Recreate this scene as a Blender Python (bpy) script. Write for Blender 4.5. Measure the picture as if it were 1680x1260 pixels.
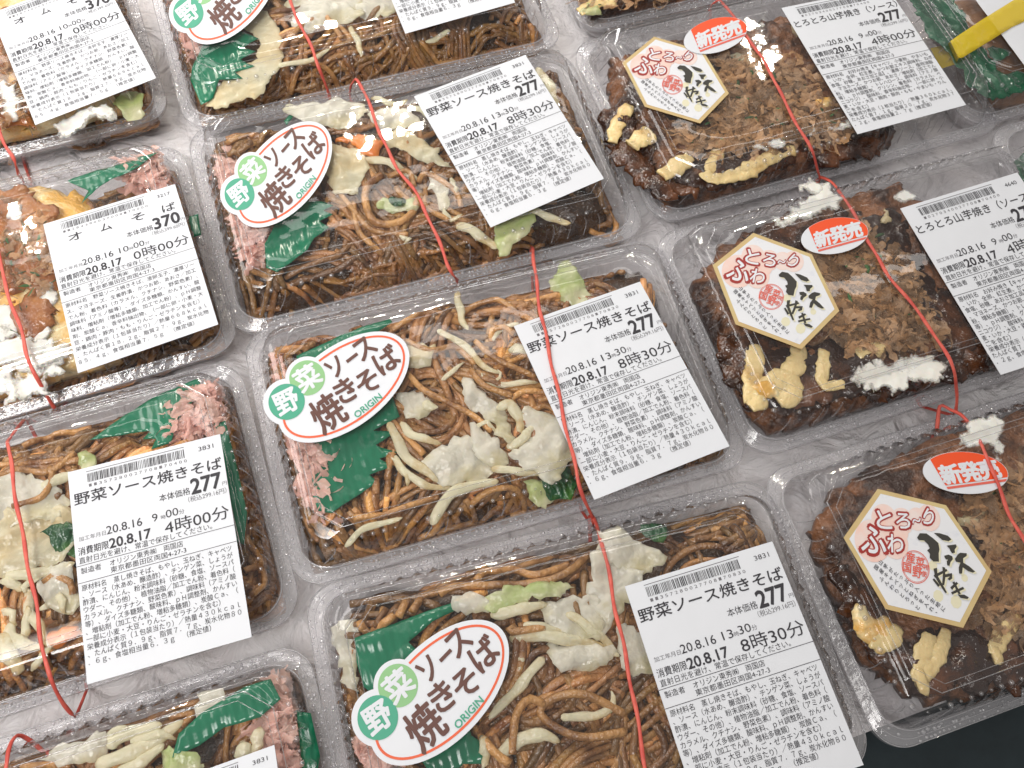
import bpy, math, random
import numpy as np
from mathutils import Vector, noise, geometry

random.seed(7)
SC = bpy.context.scene
for _o in list(bpy.data.objects): bpy.data.objects.remove(_o)

# ------------------------------------------------------------------ camera
CAM_P = np.array([0.0364, -0.4638, 0.3917])
CAM_R = (0.4243, -0.0535, -0.3143)
CAM_F = math.exp(-0.0692)                       # focal length / sensor width
cam_d = bpy.data.cameras.new('camera'); cam = bpy.data.objects.new('camera', cam_d)
SC.collection.objects.link(cam); SC.camera = cam
cam.location = CAM_P; cam.rotation_mode = 'XYZ'; cam.rotation_euler = CAM_R
cam_d.sensor_width = 36; cam_d.lens = 36 * CAM_F; cam_d.clip_start = 0.01; cam_d.clip_end = 100
cam_d.dof.use_dof = False
SC.render.resolution_x = 1024; SC.render.resolution_y = 768

# ------------------------------------------------------------------ world
W = bpy.data.worlds.new('World'); SC.world = W; W.use_nodes = True
nt = W.node_tree; bg = nt.nodes['Background']
bg.inputs['Color'].default_value = (1.0, 0.955, 0.92, 1); bg.inputs['Strength'].default_value = 0.36

def cam_axes():
    m = cam.rotation_euler.to_matrix()
    return np.array(m)
_M = cam_axes()
def at(x, y, z=0.0):
    """world point at height z seen at pixel (x, y) of the 1680 x 1260 photograph"""
    d = _M @ np.array([(x - 840) / (1680 * CAM_F), -(y - 630) / (1680 * CAM_F), -1.0])
    t = (z - CAM_P[2]) / d[2]
    return CAM_P + d * t

# ------------------------------------------------------------------ lights
def area(name, loc, target, size, power, col, size_y=None, spread=180):
    l = bpy.data.lights.new(name, 'AREA'); l.energy = power; l.color = col; l.size = size
    if size_y: l.shape = 'RECTANGLE'; l.size_y = size_y
    l.spread = math.radians(spread)
    o = bpy.data.objects.new(name, l); SC.collection.objects.link(o); o.location = loc
    o.rotation_euler = (Vector(target) - Vector(loc)).to_track_quat('-Z', 'Y').to_euler()
    return o
area('shelf_light_strip', (-0.95, 0.45, 1.05), (-0.05, -0.12, 0), 0.9, 8.0, (1.0, 0.96, 0.93), 0.5)
area('ceiling_light_panel', (-0.60, -0.50, 1.35), (-0.24, 0.08, 0), 0.9, 3.8, (1.0, 0.975, 0.95), 0.6, 58)
area('added_glint_strip', (0.1, 1.7, 0.75), (0.0, -0.1, 0), 1.6, 10.0, (1.0, 0.98, 0.96), 0.12)  # unseen low strip, added for back-lit glints on lid and rim edges
for k_, (yy, zz_) in enumerate(((0.42, 1.45), (0.80, 1.45), (1.30, 1.45))):      # unseen tubes added to give the lids streak reflections
    area('added_streak_tube', (0.15, yy, zz_), (0.05, yy - 0.9, 0), 2.4, 1.1, (1.0, 0.97, 0.93), 0.035)
def lamp(px, py, h=1.15, zl=0.0195, r=0.012, p=0.7):
    q = at(px, py, zl); d = q - CAM_P; d = d / np.linalg.norm(d); d[2] *= -1
    t = (h - zl) / d[2]; loc = q + d * t
    l = bpy.data.lights.new('ceiling_lamp', 'AREA'); l.shape = 'DISK'; l.size = r * 2; l.energy = p
    l.color = (1.0, 0.93, 0.80)
    o = bpy.data.objects.new('ceiling_lamp', l); SC.collection.objects.link(o); o.location = loc
    o.rotation_euler = (Vector((0, -0.15, 0)) - Vector(loc)).to_track_quat('-Z', 'Y').to_euler()
for px, py in ((495, 75), (548, 55), (602, 42), (622, 205), (666, 195), (575, 215), (1230, 60), (1265, 95), (375, 150), (1165, 42), (45, 370)):
    lamp(px, py)

SC.view_settings.view_transform = 'Standard'; SC.view_settings.look = 'None'
SC.view_settings.exposure = -0.20; SC.view_settings.gamma = 1
SC.render.engine = 'CYCLES'
cy = SC.cycles
cy.max_bounces = 10; cy.transparent_max_bounces = 24; cy.transmission_bounces = 4
cy.diffuse_bounces = 3; cy.glossy_bounces = 3; cy.sample_clamp_indirect = 4; cy.sample_clamp_direct = 0
cy.caustics_reflective = False; cy.caustics_refractive = False
cy.use_denoising = True
try: cy.denoiser = 'OPENIMAGEDENOISE'
except Exception: pass

# ------------------------------------------------------------------ materials
def mat(name): 
    m = bpy.data.materials.new(name); m.use_nodes = True
    return m, m.node_tree, m.node_tree.nodes, m.node_tree.links
def sock(b, *names):
    for n in names:
        if n in b.inputs: return b.inputs[n]
def principled(name, col, rough=.5, bump=None, sss=0, coat=0, noise_mix=None, attr=None, trans=0, spec=.5, grain=None, veins=None):
    """noise_mix = (scale, colour2, lo, hi); bump = (scale, strength, distance)"""
    m, t, N, L = mat(name); b = N['Principled BSDF']
    b.inputs['Base Color'].default_value = (*col, 1); b.inputs['Roughness'].default_value = rough
    b.inputs['Specular IOR Level'].default_value = spec
    if sss:
        b.inputs['Subsurface Weight'].default_value = sss; b.inputs['Subsurface Radius'].default_value = (1, .6, .35)
        b.inputs['Subsurface Scale'].default_value = .0025
    if coat: b.inputs['Coat Weight'].default_value = coat; b.inputs['Coat Roughness'].default_value = .12
    tc = N.new('ShaderNodeTexCoord')
    out = None
    if noise_mix:
        s, c2, lo, hi = noise_mix[:4]
        nz = N.new('ShaderNodeTexNoise'); nz.inputs['Scale'].default_value = s; nz.inputs['Detail'].default_value = 6; nz.inputs['Roughness'].default_value = .62
        L.new(tc.outputs['Object'], nz.inputs['Vector'])
        mr = N.new('ShaderNodeMapRange'); mr.inputs[1].default_value = lo; mr.inputs[2].default_value = hi
        L.new(nz.outputs['Fac'], mr.inputs[0])
        mx = N.new('ShaderNodeMix'); mx.data_type = 'RGBA'
        L.new(mr.outputs[0], mx.inputs[0]); mx.inputs[6].default_value = (*col, 1); mx.inputs[7].default_value = (*c2, 1)
        L.new(mx.outputs[2], b.inputs['Base Color']); out = mx.outputs[2]
    if attr:      # per-strand tone: attribute multiplies the colour
        a = N.new('ShaderNodeAttribute'); a.attribute_name = attr
        mx2 = N.new('ShaderNodeMix'); mx2.data_type = 'RGBA'; mx2.blend_type = 'MULTIPLY'; mx2.inputs[0].default_value = 1
        if out: L.new(out, mx2.inputs[6])
        else: mx2.inputs[6].default_value = (*col, 1)
        L.new(a.outputs['Color'], mx2.inputs[7]); L.new(mx2.outputs[2], b.inputs['Base Color'])
    if bump:
        nb = N.new('ShaderNodeTexNoise'); nb.inputs['Scale'].default_value = bump[0]; nb.inputs['Detail'].default_value = 4
        L.new(tc.outputs['Object'], nb.inputs['Vector'])
        bp = N.new('ShaderNodeBump'); bp.inputs['Strength'].default_value = bump[1]; bp.inputs['Distance'].default_value = bump[2]
        L.new(nb.outputs['Fac'], bp.inputs['Height']); L.new(bp.outputs['Normal'], b.inputs['Normal'])
        last = bp.outputs['Normal']
        if veins:
            wv = N.new('ShaderNodeTexWave'); wv.inputs['Scale'].default_value = veins[0]; wv.inputs['Distortion'].default_value = veins[1]; wv.inputs['Detail'].default_value = 3; wv.inputs['Detail Scale'].default_value = 2
            L.new(tc.outputs['Object'], wv.inputs['Vector']); b2 = N.new('ShaderNodeBump'); b2.inputs['Strength'].default_value = .8; b2.inputs['Distance'].default_value = veins[2]
            L.new(wv.outputs['Fac'], b2.inputs['Height']); L.new(last, b2.inputs['Normal']); last = b2.outputs['Normal']
        if grain:
            n3 = N.new('ShaderNodeTexNoise'); n3.inputs['Scale'].default_value = grain[0]; n3.inputs['Detail'].default_value = 2
            L.new(tc.outputs['Object'], n3.inputs['Vector']); b3 = N.new('ShaderNodeBump'); b3.inputs['Strength'].default_value = 1; b3.inputs['Distance'].default_value = grain[1]
            L.new(n3.outputs['Fac'], b3.inputs['Height']); L.new(last, b3.inputs['Normal']); last = b3.outputs['Normal']
        L.new(last, b.inputs['Normal'])
        if coat: L.new(last, b.inputs['Coat Normal'])
    if trans:     # thin wet sheet lets light through
        tr = N.new('ShaderNodeBsdfTransparent'); ms = N.new('ShaderNodeMixShader')
        lw = N.new('ShaderNodeLayerWeight'); lw.inputs['Blend'].default_value = .35; mr_ = N.new('ShaderNodeMapRange'); mr_.inputs[3].default_value = trans; mr_.inputs[4].default_value = trans * .15
        L.new(lw.outputs['Facing'], mr_.inputs[0]); L.new(mr_.outputs[0], ms.inputs[0])
        L.new(b.outputs[0], ms.inputs[1]); L.new(tr.outputs[0], ms.inputs[2]); L.new(ms.outputs[0], N['Material Output'].inputs['Surface'])
    return m

def clear_plastic(name, tint, rough, bumps, frost=0.0, frost_rough=.5, boost=1.0):
    """thin clear sheet: transparent + fresnel gloss; bumps = list of (kind, scale, distance)"""
    m, t, N, L = mat(name); N.remove(N['Principled BSDF'])
    tc = N.new('ShaderNodeTexCoord'); prev = None
    for kind, s, d in bumps:
        if kind == 'n':
            x = N.new('ShaderNodeTexNoise'); x.inputs['Detail'].default_value = 3; o = 'Fac'
        else:
            x = N.new('ShaderNodeTexVoronoi'); o = 'Distance'
        x.inputs['Scale'].default_value = s; L.new(tc.outputs['Object'], x.inputs['Vector'])
        bp = N.new('ShaderNodeBump'); bp.inputs['Strength'].default_value = 1; bp.inputs['Distance'].default_value = d
        L.new(x.outputs[o], bp.inputs['Height'])
        if prev: L.new(prev, bp.inputs['Normal'])
        prev = bp.outputs['Normal']
    fr = N.new('ShaderNodeFresnel'); fr.inputs['IOR'].default_value = 1.5
    mu = N.new('ShaderNodeMath'); mu.operation = 'MULTIPLY'; mu.inputs[1].default_value = boost; mu.use_clamp = True
    gl = N.new('ShaderNodeBsdfGlossy'); gl.inputs['Roughness'].default_value = rough
    tr = N.new('ShaderNodeBsdfTransparent'); tr.inputs['Color'].default_value = (*tint, 1)
    ge = N.new('ShaderNodeNewGeometry'); io = N.new('ShaderNodeMix'); io.data_type = 'FLOAT'; io.inputs[2].default_value = 1.5; io.inputs[3].default_value = 1 / 1.5
    L.new(ge.outputs['Backfacing'], io.inputs[0]); L.new(io.outputs[0], fr.inputs['IOR'])   # a thin film has no inside: same gloss from both faces
    if prev: L.new(prev, fr.inputs['Normal']); L.new(prev, gl.inputs['Normal'])
    L.new(fr.outputs[0], mu.inputs[0])
    ms = N.new('ShaderNodeMixShader'); L.new(mu.outputs[0], ms.inputs[0]); L.new(tr.outputs[0], ms.inputs[1]); L.new(gl.outputs[0], ms.inputs[2])
    last = ms.outputs[0]
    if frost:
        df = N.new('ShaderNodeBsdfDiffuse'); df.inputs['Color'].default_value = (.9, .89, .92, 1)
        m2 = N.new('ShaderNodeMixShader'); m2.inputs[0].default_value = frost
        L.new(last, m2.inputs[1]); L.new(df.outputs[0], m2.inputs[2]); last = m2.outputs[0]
    L.new(last, N['Material Output'].inputs['Surface'])
    return m

M = {}
M['lid'] = clear_plastic('clear_lid_plastic', (.99, .99, .992), .028, [('n', 16, .0011), ('n', 90, .00004)], .008, boost=1.5)
M['rim'] = clear_plastic('knurled_rim_plastic', (.985, .98, .99), .05, [('n', 45, .0010), ('n', 300, .00025)], .20, boost=2.0)
M['glint'] = clear_plastic('lid_rib_glints', (.98, .98, .985), .05, [('n', 60, .0003)], .11, boost=4.5)  # white frost and raised gloss paint highlights onto ribs and panel lines
M['bead_glint'] = clear_plastic('glint_whitened_beads', (.97, .97, .98), .06, [('n', 300, .00005)], .26, boost=5)  # diffuse white and boosted gloss stand in for glints on beads and flange lines
M['tray'] = clear_plastic('clear_tray_plastic', (.985, .98, .985), .05, [('n', 34, .0026), ('n', 200, .0006)], .13, boost=1.5)
M['paper'] = principled('label_paper', (.74, .76, .80), .55, bump=(14, .6, .0045))
M['ink'] = principled('black_print', (.035, .033, .04), .6)
M['ink_grey'] = principled('grey_print', (.16, .155, .17), .6)
M['brown_ink'] = principled('brown_print', (.13, .055, .042), .5)
M['orange_ink'] = principled('orange_red_print', (.78, .13, .05), .5)
M['green_ink'] = principled('green_print', (.07, .37, .24), .5)
M['lime_ink'] = principled('light_green_print', (.27, .52, .24), .5)
M['red_ink'] = principled('red_print', (.85, .09, .02), .5)
M['seal_ink'] = principled('seal_red_print', (.75, .14, .10), .5)
M['maroon_ink'] = principled('maroon_print', (.36, .035, .03), .5)
M['peach_ink'] = principled('peach_print', (.86, .55, .46), .6, noise_mix=(90, (.82, .70, .66), .35, .65))
M['gold'] = principled('gold_border_print', (.66, .54, .27), .5, noise_mix=(25, (.58, .40, .18), .35, .65))
M['washi'] = principled('washi_paper', (.78, .79, .82), .6, noise_mix=(180, (.66, .68, .75), .55, .75))
M['sumi'] = principled('brush_ink', (.045, .042, .035), .6)
M['cream_ink'] = principled('cream_print', (.76, .72, .52), .6)
M['band'] = principled('red_rubber', (.74, .14, .10), .45, sss=.1, bump=(700, .5, .0005), noise_mix=(200, (.62, .09, .07), .4, .6))
M['noodle'] = principled('fried_noodle', (.48, .24, .082), .22, bump=(240, .6, .0010), sss=.05, coat=.6, noise_mix=(80, (.15, .055, .016), .43, .66), attr='tone', grain=(700, .0008))
M['noodle_base'] = principled('noodle_mass', (.085, .035, .012), .4, bump=(150, .8, .003), coat=.3, noise_mix=(120, (.03, .012, .006), .35, .65))
M['cabbage'] = principled('boiled_cabbage', (.95, .91, .76), .17, bump=(60, .5, .0016), sss=.05, coat=.7, noise_mix=(42, (.84, .76, .46), .48, .66), trans=.54, grain=(500, .0005), veins=(26, 9, .0004))
M['cabbage_green'] = principled('green_cabbage', (.55, .66, .24), .18, bump=(60, .5, .0014), sss=.05, coat=.6, noise_mix=(45, (.84, .82, .52), .40, .60), trans=.45, grain=(500, .0005), veins=(26, 9, .0003))
M['sprout'] = principled('bean_sprout', (.94, .88, .62), .18, bump=(160, .5, .0008), sss=.05, coat=.6, noise_mix=(90, (.72, .52, .22), .48, .68), trans=.44, grain=(600, .0005))
M['carrot'] = principled('carrot', (.85, .26, .03), .25, bump=(140, .5, .001), sss=.2, coat=.5, noise_mix=(120, (.70, .20, .03), .4, .6), grain=(700, .0004))
M['bok'] = principled('bok_choy', (.015, .085, .03), .22, bump=(120, .6, .0015), coat=.5, noise_mix=(80, (.09, .22, .04), .50, .72), veins=(90, 6, .0006), grain=(800, .0003))
M['onion'] = principled('onion', (.86, .70, .40), .18, bump=(50, .5, .0014), sss=.05, coat=.6, noise_mix=(40, (.86, .80, .56), .4, .6), trans=.52, grain=(500, .0005))
M['ginger'] = principled('pickled_ginger', (.97, .57, .50), .26, bump=(150, .5, .001), sss=.15, coat=.4, noise_mix=(60, (.95, .68, .60), .42, .60), trans=.38, attr='tone', grain=(600, .0004))
M['baran'] = principled('green_film', (.006, .165, .080), .18, bump=(20, .6, .003), coat=.5, noise_mix=(50, (.010, .20, .10), .35, .65), veins=(90, 1.0, .00022), trans=.04)
M['crust'] = principled('okonomiyaki_crust', (.26, .105, .040), .36, bump=(170, 1.0, .0022), coat=.2, noise_mix=(44, (.045, .018, .010), .43, .57), grain=(600, .0009))
M['sauce'] = principled('dark_sauce', (.030, .011, .006), .16, bump=(60, .8, .003), coat=.6, noise_mix=(38, (.15, .052, .018), .50, .64), grain=(450, .0009))
M['mayo'] = principled('mayonnaise', (.86, .66, .32), .26, bump=(90, .5, .0014), sss=.15, coat=.4, noise_mix=(75, (.66, .42, .15), .50, .70), grain=(500, .0006))
M['smear'] = principled('mayonnaise_on_lid', (.88, .86, .80), .5, bump=(90, .5, .0008), sss=.2, noise_mix=(90, (.80, .76, .68), .45, .7))
M['bonito'] = principled('bonito_flake', (.54, .31, .145), .32, bump=(200, .6, .001), noise_mix=(80, (.66, .46, .30), .45, .65), attr='tone', trans=.45, grain=(600, .0007))
M['aonori'] = principled('seaweed_flake', (.03, .09, .02), .5, attr='tone')
M['egg'] = principled('omelette', (.86, .47, .10), .22, bump=(50, .8, .0025), sss=.1, coat=.5, noise_mix=(45, (.92, .78, .46), .45, .60), grain=(450, .0006))
M['burnt'] = principled('brown_sauce', (.30, .10, .028), .18, bump=(60, .5, .0014), coat=.6, noise_mix=(40, (.50, .21, .06), .46, .64), grain=(600, .0005))
M['nori'] = principled('dark_green_leaf', (.008, .075, .035), .22, bump=(50, .8, .003), coat=.6, noise_mix=(35, (.016, .15, .07), .4, .65), veins=(40, 2, .001))
M['tape'] = principled('yellow_tape', (.86, .64, .02), .25, bump=(50, .8, .002), trans=.62)
M['meat'] = principled('brown_filling', (.30, .15, .07), .35, bump=(120, .8, .002), coat=.3, noise_mix=(60, (.16, .07, .03), .4, .65))

def ragged(m, scale, lo, hi, strength=1.0, edge=False):
    """streaky holes: what is squashed or thin tears open along noise"""
    t = m.node_tree; N, L = t.nodes, t.links; out = N['Material Output']; src = out.inputs['Surface'].links[0].from_socket
    tc = N.new('ShaderNodeTexCoord'); nz = N.new('ShaderNodeTexNoise'); nz.inputs['Scale'].default_value = scale; nz.inputs['Detail'].default_value = 8; nz.inputs['Roughness'].default_value = .7
    L.new(tc.outputs['Object'], nz.inputs['Vector']); mr = N.new('ShaderNodeMapRange'); mr.inputs[1].default_value = lo; mr.inputs[2].default_value = hi; mr.inputs[4].default_value = strength
    fac = nz.outputs['Fac']
    if edge:
        at_ = N.new('ShaderNodeAttribute'); at_.attribute_name = 'tone'; ma = N.new('ShaderNodeMath'); ma.operation = 'MULTIPLY_ADD'; ma.inputs[1].default_value = -.30
        L.new(at_.outputs['Fac'], ma.inputs[0]); m3 = N.new('ShaderNodeMath'); m3.operation = 'ADD'; m3.inputs[1].default_value = .24; L.new(fac, ma.inputs[2]); L.new(ma.outputs[0], m3.inputs[0]); fac = m3.outputs[0]
    L.new(fac, mr.inputs[0]); tr = N.new('ShaderNodeBsdfTransparent'); ms = N.new('ShaderNodeMixShader')
    L.new(mr.outputs[0], ms.inputs[0]); L.new(src, ms.inputs[1]); L.new(tr.outputs[0], ms.inputs[2]); L.new(ms.outputs[0], out.inputs['Surface'])
ragged(M['smear'], 75, .53, .66, 1.0, True)
ragged(M['mayo'], 90, .60, .80, .8)
ragged(M['bonito'], 260, .52, .66, .8)
# ground: white liner with soft crumples over a dark counter
m, t, N, L = mat('white_liner_sheet'); b = N['Principled BSDF']; M['liner'] = m
b.inputs['Base Color'].default_value = (.72, .69, .72, 1); b.inputs['Roughness'].default_value = .30
tc = N.new('ShaderNodeTexCoord'); n1 = N.new('ShaderNodeTexNoise'); n1.inputs['Scale'].default_value = 38; n1.inputs['Detail'].default_value = 7; n1.inputs['Distortion'].default_value = 1.6
L.new(tc.outputs['Object'], n1.inputs['Vector']); bp = N.new('ShaderNodeBump'); bp.inputs['Strength'].default_value = .9; bp.inputs['Distance'].default_value = .010
L.new(n1.outputs['Fac'], bp.inputs['Height']); L.new(bp.outputs['Normal'], b.inputs['Normal'])
mr = N.new('ShaderNodeMapRange'); mr.inputs[1].default_value = .35; mr.inputs[2].default_value = .68; mx = N.new('ShaderNodeMix'); mx.data_type = 'RGBA'
L.new(n1.outputs['Fac'], mr.inputs[0]); L.new(mr.outputs[0], mx.inputs[0]); mx.inputs[6].default_value = (.84, .80, .81, 1); mx.inputs[7].default_value = (.95, .93, .94, 1); L.new(mx.outputs[2], b.inputs['Base Color'])
M['counter'] = principled('dark_counter', (.012, .022, .026), .4, bump=(300, .3, .0005), noise_mix=(20, (.02, .034, .04), .4, .6))

# ------------------------------------------------------------------ mesh helpers
def make(name, verts, faces, material, parent=None, smooth=True, tone=None, loc=None):
    verts = np.asarray(verts, float)
    if parent is not None: verts = verts - np.array(parent['_loc'])
    elif loc is not None: verts = verts - np.array(loc)
    me = bpy.data.meshes.new(name)
    me.from_pydata([tuple(v) for v in verts], [], faces if isinstance(faces, list) else faces.tolist())
    me.validate()
    if smooth: me.polygons.foreach_set('use_smooth', [True] * len(me.polygons))
    if tone is not None:
        a = me.color_attributes.new('tone', 'FLOAT_COLOR', 'POINT')
        tt = np.asarray(tone, float)
        if tt.ndim == 1: tt = np.repeat(tt[:, None], 3, 1)
        a.data.foreach_set('color', np.concatenate([tt, np.ones((len(tt), 1))], 1).ravel())
    me.materials.append(material); me.update()
    o = bpy.data.objects.new(name, me); SC.collection.objects.link(o)
    if parent is not None: o.parent = parent
    elif loc is not None: o.location = loc
    return o
def tag(o, label=None, cat=None, group=None, kind=None):
    if label: o['label'] = label
    if cat: o['category'] = cat
    if group: o['group'] = group
    if kind: o['kind'] = kind
    return o
def empty(name, loc):
    o = bpy.data.objects.new(name, None); SC.collection.objects.link(o); o.location = loc; o.empty_display_size = .01
    o['_loc'] = [float(v) for v in loc]
    return o
def thing(name, verts, faces, material, label, cat, group=None, kind=None, **k):
    verts = np.asarray(verts, float); c = verts.mean(0); c[2] = verts[:, 2].min()
    return tag(make(name, verts, faces, material, None, loc=c, **k), label, cat, group, kind)

def catmull(P, step, closed=False):
    P = np.asarray(P, float); n = len(P); out = []
    rng = range(n if closed else n - 1)
    for i in rng:
        if closed: a, b_, c, d = P[(i - 1) % n], P[i], P[(i + 1) % n], P[(i + 2) % n]
        else: a, b_, c, d = P[max(i - 1, 0)], P[i], P[i + 1], P[min(i + 2, n - 1)]
        k = max(1, int(np.linalg.norm(c - b_) / step))
        for j in range(k):
            t_ = j / k
            out.append(.5 * ((2 * b_) + (-a + c) * t_ + (2 * a - 5 * b_ + 4 * c - d) * t_ ** 2 + (-a + 3 * b_ - 3 * c + d) * t_ ** 3))
    if not closed: out.append(P[-1])
    return np.array(out)

def tube(P, R, sides=6, flat=1.0, caps=True):
    """swept tube along P (n,3) with radius R (n or scalar); flat squashes it vertically"""
    P = np.asarray(P, float); n = len(P); R = np.broadcast_to(np.asarray(R, float), (n,))
    T = np.gradient(P, axis=0); T /= np.linalg.norm(T, axis=1)[:, None] + 1e-12
    S = np.cross(T, [0, 0, 1.0]); ln = np.linalg.norm(S, axis=1)[:, None]; S = np.where(ln > 1e-3, S / (ln + 1e-12), [1.0, 0, 0])
    U = np.cross(S, T)
    a = np.arange(sides) * 2 * math.pi / sides
    V = P[:, None, :] + R[:, None, None] * (np.cos(a)[None, :, None] * S[:, None, :] + flat * np.sin(a)[None, :, None] * U[:, None, :])
    V = V.reshape(-1, 3)
    i = np.arange(n - 1)[:, None] * sides; j = np.arange(sides)[None, :]; j2 = (j + 1) % sides
    F = np.stack([i + j, i + j2, i + sides + j2, i + sides + j], -1).reshape(-1, 4).tolist()
    if caps: F.append(list(range(sides))[::-1]); F.append([(n - 1) * sides + k for k in range(sides)])
    return V, F
class Bag:
    def __init__(s): s.V = []; s.F = []; s.T = []; s.n = 0
    def add(s, V, F, tone=None):
        s.V.append(V); s.F += [[k + s.n for k in f] for f in F]; s.n += len(V)
        if tone is not None: s.T.append(np.broadcast_to(np.asarray(tone, float), (len(V), 3)))
    def out(s): return np.concatenate(s.V), s.F, (np.concatenate(s.T) if s.T else None)

def fbm(x, y, s, seed=0, o=3):
    return noise.fractal(Vector((x * s, y * s, seed * 3.7)), .6, 2.0, o)

EDGE = [None]
def blob(P2, z, thick=.001, dome=0.0, ruffle=0.0, rs=60, edge=0.0, seed=0, step=.0025, smooth=True, curl=None, zfun=None):
    """closed slab over outline P2 (n,2): domed and ruffled top, underside 'thick' below, evenly triangulated"""
    P = np.asarray(P2, float)
    P = catmull(P, step, True) if smooth else densify(P, step)
    if edge:
        P = np.array([q + edge * 1.3 * np.array([fbm(q[0], q[1], 120, seed) + .45 * fbm(q[0], q[1], 420, seed + 3), fbm(q[0], q[1], 120, seed + 11) + .45 * fbm(q[0], q[1], 420, seed + 17)]) for q in P])
    n = len(P); c = P.mean(0); mn, mxx = P.min(0), P.max(0); rj = random.Random(seed + n)
    gx = np.arange(mn[0], mxx[0], step); gy = np.arange(mn[1], mxx[1], step * .87); G = []
    for b_, y in enumerate(gy):
        for x in gx: G.append((x + (b_ % 2) * step / 2 + rj.uniform(-.15, .15) * step, y + rj.uniform(-.15, .15) * step))
    G = np.array(G) if len(G) else np.zeros((0, 2))
    if len(G):
        x0, y0 = P[:, 0], P[:, 1]; x1, y1 = np.roll(x0, -1), np.roll(y0, -1); X, Y = G[:, :1], G[:, 1:]
        cr_ = ((y0 > Y) != (y1 > Y)) & (X < (x1 - x0) * (Y - y0) / (y1 - y0 + 1e-15) + x0)
        G = G[(cr_.sum(1) % 2) == 1]
        if len(G): G = G[np.sqrt(((G[:, None] - P[None]) ** 2).sum(2)).min(1) > step * .55]
    A = np.concatenate([P, G]) if len(G) else P
    vs, es, fs, *_ = geometry.delaunay_2d_cdt([Vector(q) for q in A], [(k, (k + 1) % n) for k in range(n)], [], 1, 1e-7)
    Q = np.array([(v.x, v.y) for v in vs]); d = np.sqrt(((Q[:, None] - P[None]) ** 2).sum(2)).min(1) if len(Q) * n < 4e7 else np.ones(len(Q)) * .01
    dm = max(d.max(), 1e-6); V = []
    for k, q in enumerate(Q):
        f = d[k] / dm
        zz = z + dome * (1 - (1 - f) ** 2) ** .8 - thick * .5 * max(0, 1 - d[k] / max(thick, step * .8)) ** 2
        if ruffle: zz += ruffle * fbm(q[0], q[1], rs, seed)
        if curl: zz += curl[2] * ((q[0] - c[0]) * curl[0] + (q[1] - c[1]) * curl[1]) ** 2
        if zfun: zz += zfun(q[0], q[1])
        V.append((q[0], q[1], zz))
    V = np.array(V); m_ = len(V); Bt = V.copy(); Bt[:, 2] -= thick * (.25 + .75 * np.minimum(1, d / max(thick, 1e-6)))
    F = [list(f) for f in fs]; cnt = {}
    for f in F:
        for a in range(len(f)): e = (f[a], f[(a + 1) % len(f)]); cnt[e] = 1
    F2 = F + [[m_ + k for k in f[::-1]] for f in F]
    for (a, b_) in cnt:
        if (b_, a) not in cnt: F2.append([b_, a, m_ + a, m_ + b_])
    EDGE[0] = np.concatenate([d, d])
    return np.concatenate([V, Bt]), F2
def densify(P, step):
    out = []; n = len(P)
    for i in range(n):
        a, b_ = P[i], P[(i + 1) % n]; k = max(1, int(np.linalg.norm(b_ - a) / step))
        for j in range(k): out.append(a + (b_ - a) * j / k)
    return np.array(out)

# ------------------------------------------------------------------ setting
ZT = -0.0195
def sheet(name, quad, z, material, nx=2):
    V = [(x, y, z) for x, y in quad]
    o = make(name, V, [[0, 1, 2, 3]], material, smooth=False); o['kind'] = 'structure'; return o
sheet('counter', [(-3, -3), (3, -3), (3, 3), (-3, 3)], ZT - .006, M['counter'])
e1 = at(1100, 1320, ZT)[:2]; e2 = at(1405, 1208, ZT)[:2]; e3 = at(1523, 1163, ZT)[:2]; dd = (e3 - e2) / np.linalg.norm(e3 - e2)
a_ = e2 - dd * 1.6; b_ = e2 + dd * 1.6
nn_ = np.array([-dd[1], dd[0]])
gx = 60
Vg = []; Fg = []
for i in range(gx + 1):
    for j in range(gx + 1):
        q = e2 + dd * (-1.1 + 2.2 * i / gx) + nn_ * (1.6 * j / gx)
        Vg.append((q[0], q[1], ZT - .0008 + .0006 * fbm(q[0], q[1], 18, 5)))
for i in range(gx):
    for j in range(gx): k = i * (gx + 1) + j; Fg.append([k, k + gx + 1, k + gx + 2, k + 1])
o = make('liner_sheet', Vg, Fg, M['liner']); tag(o, kind='structure')

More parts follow.
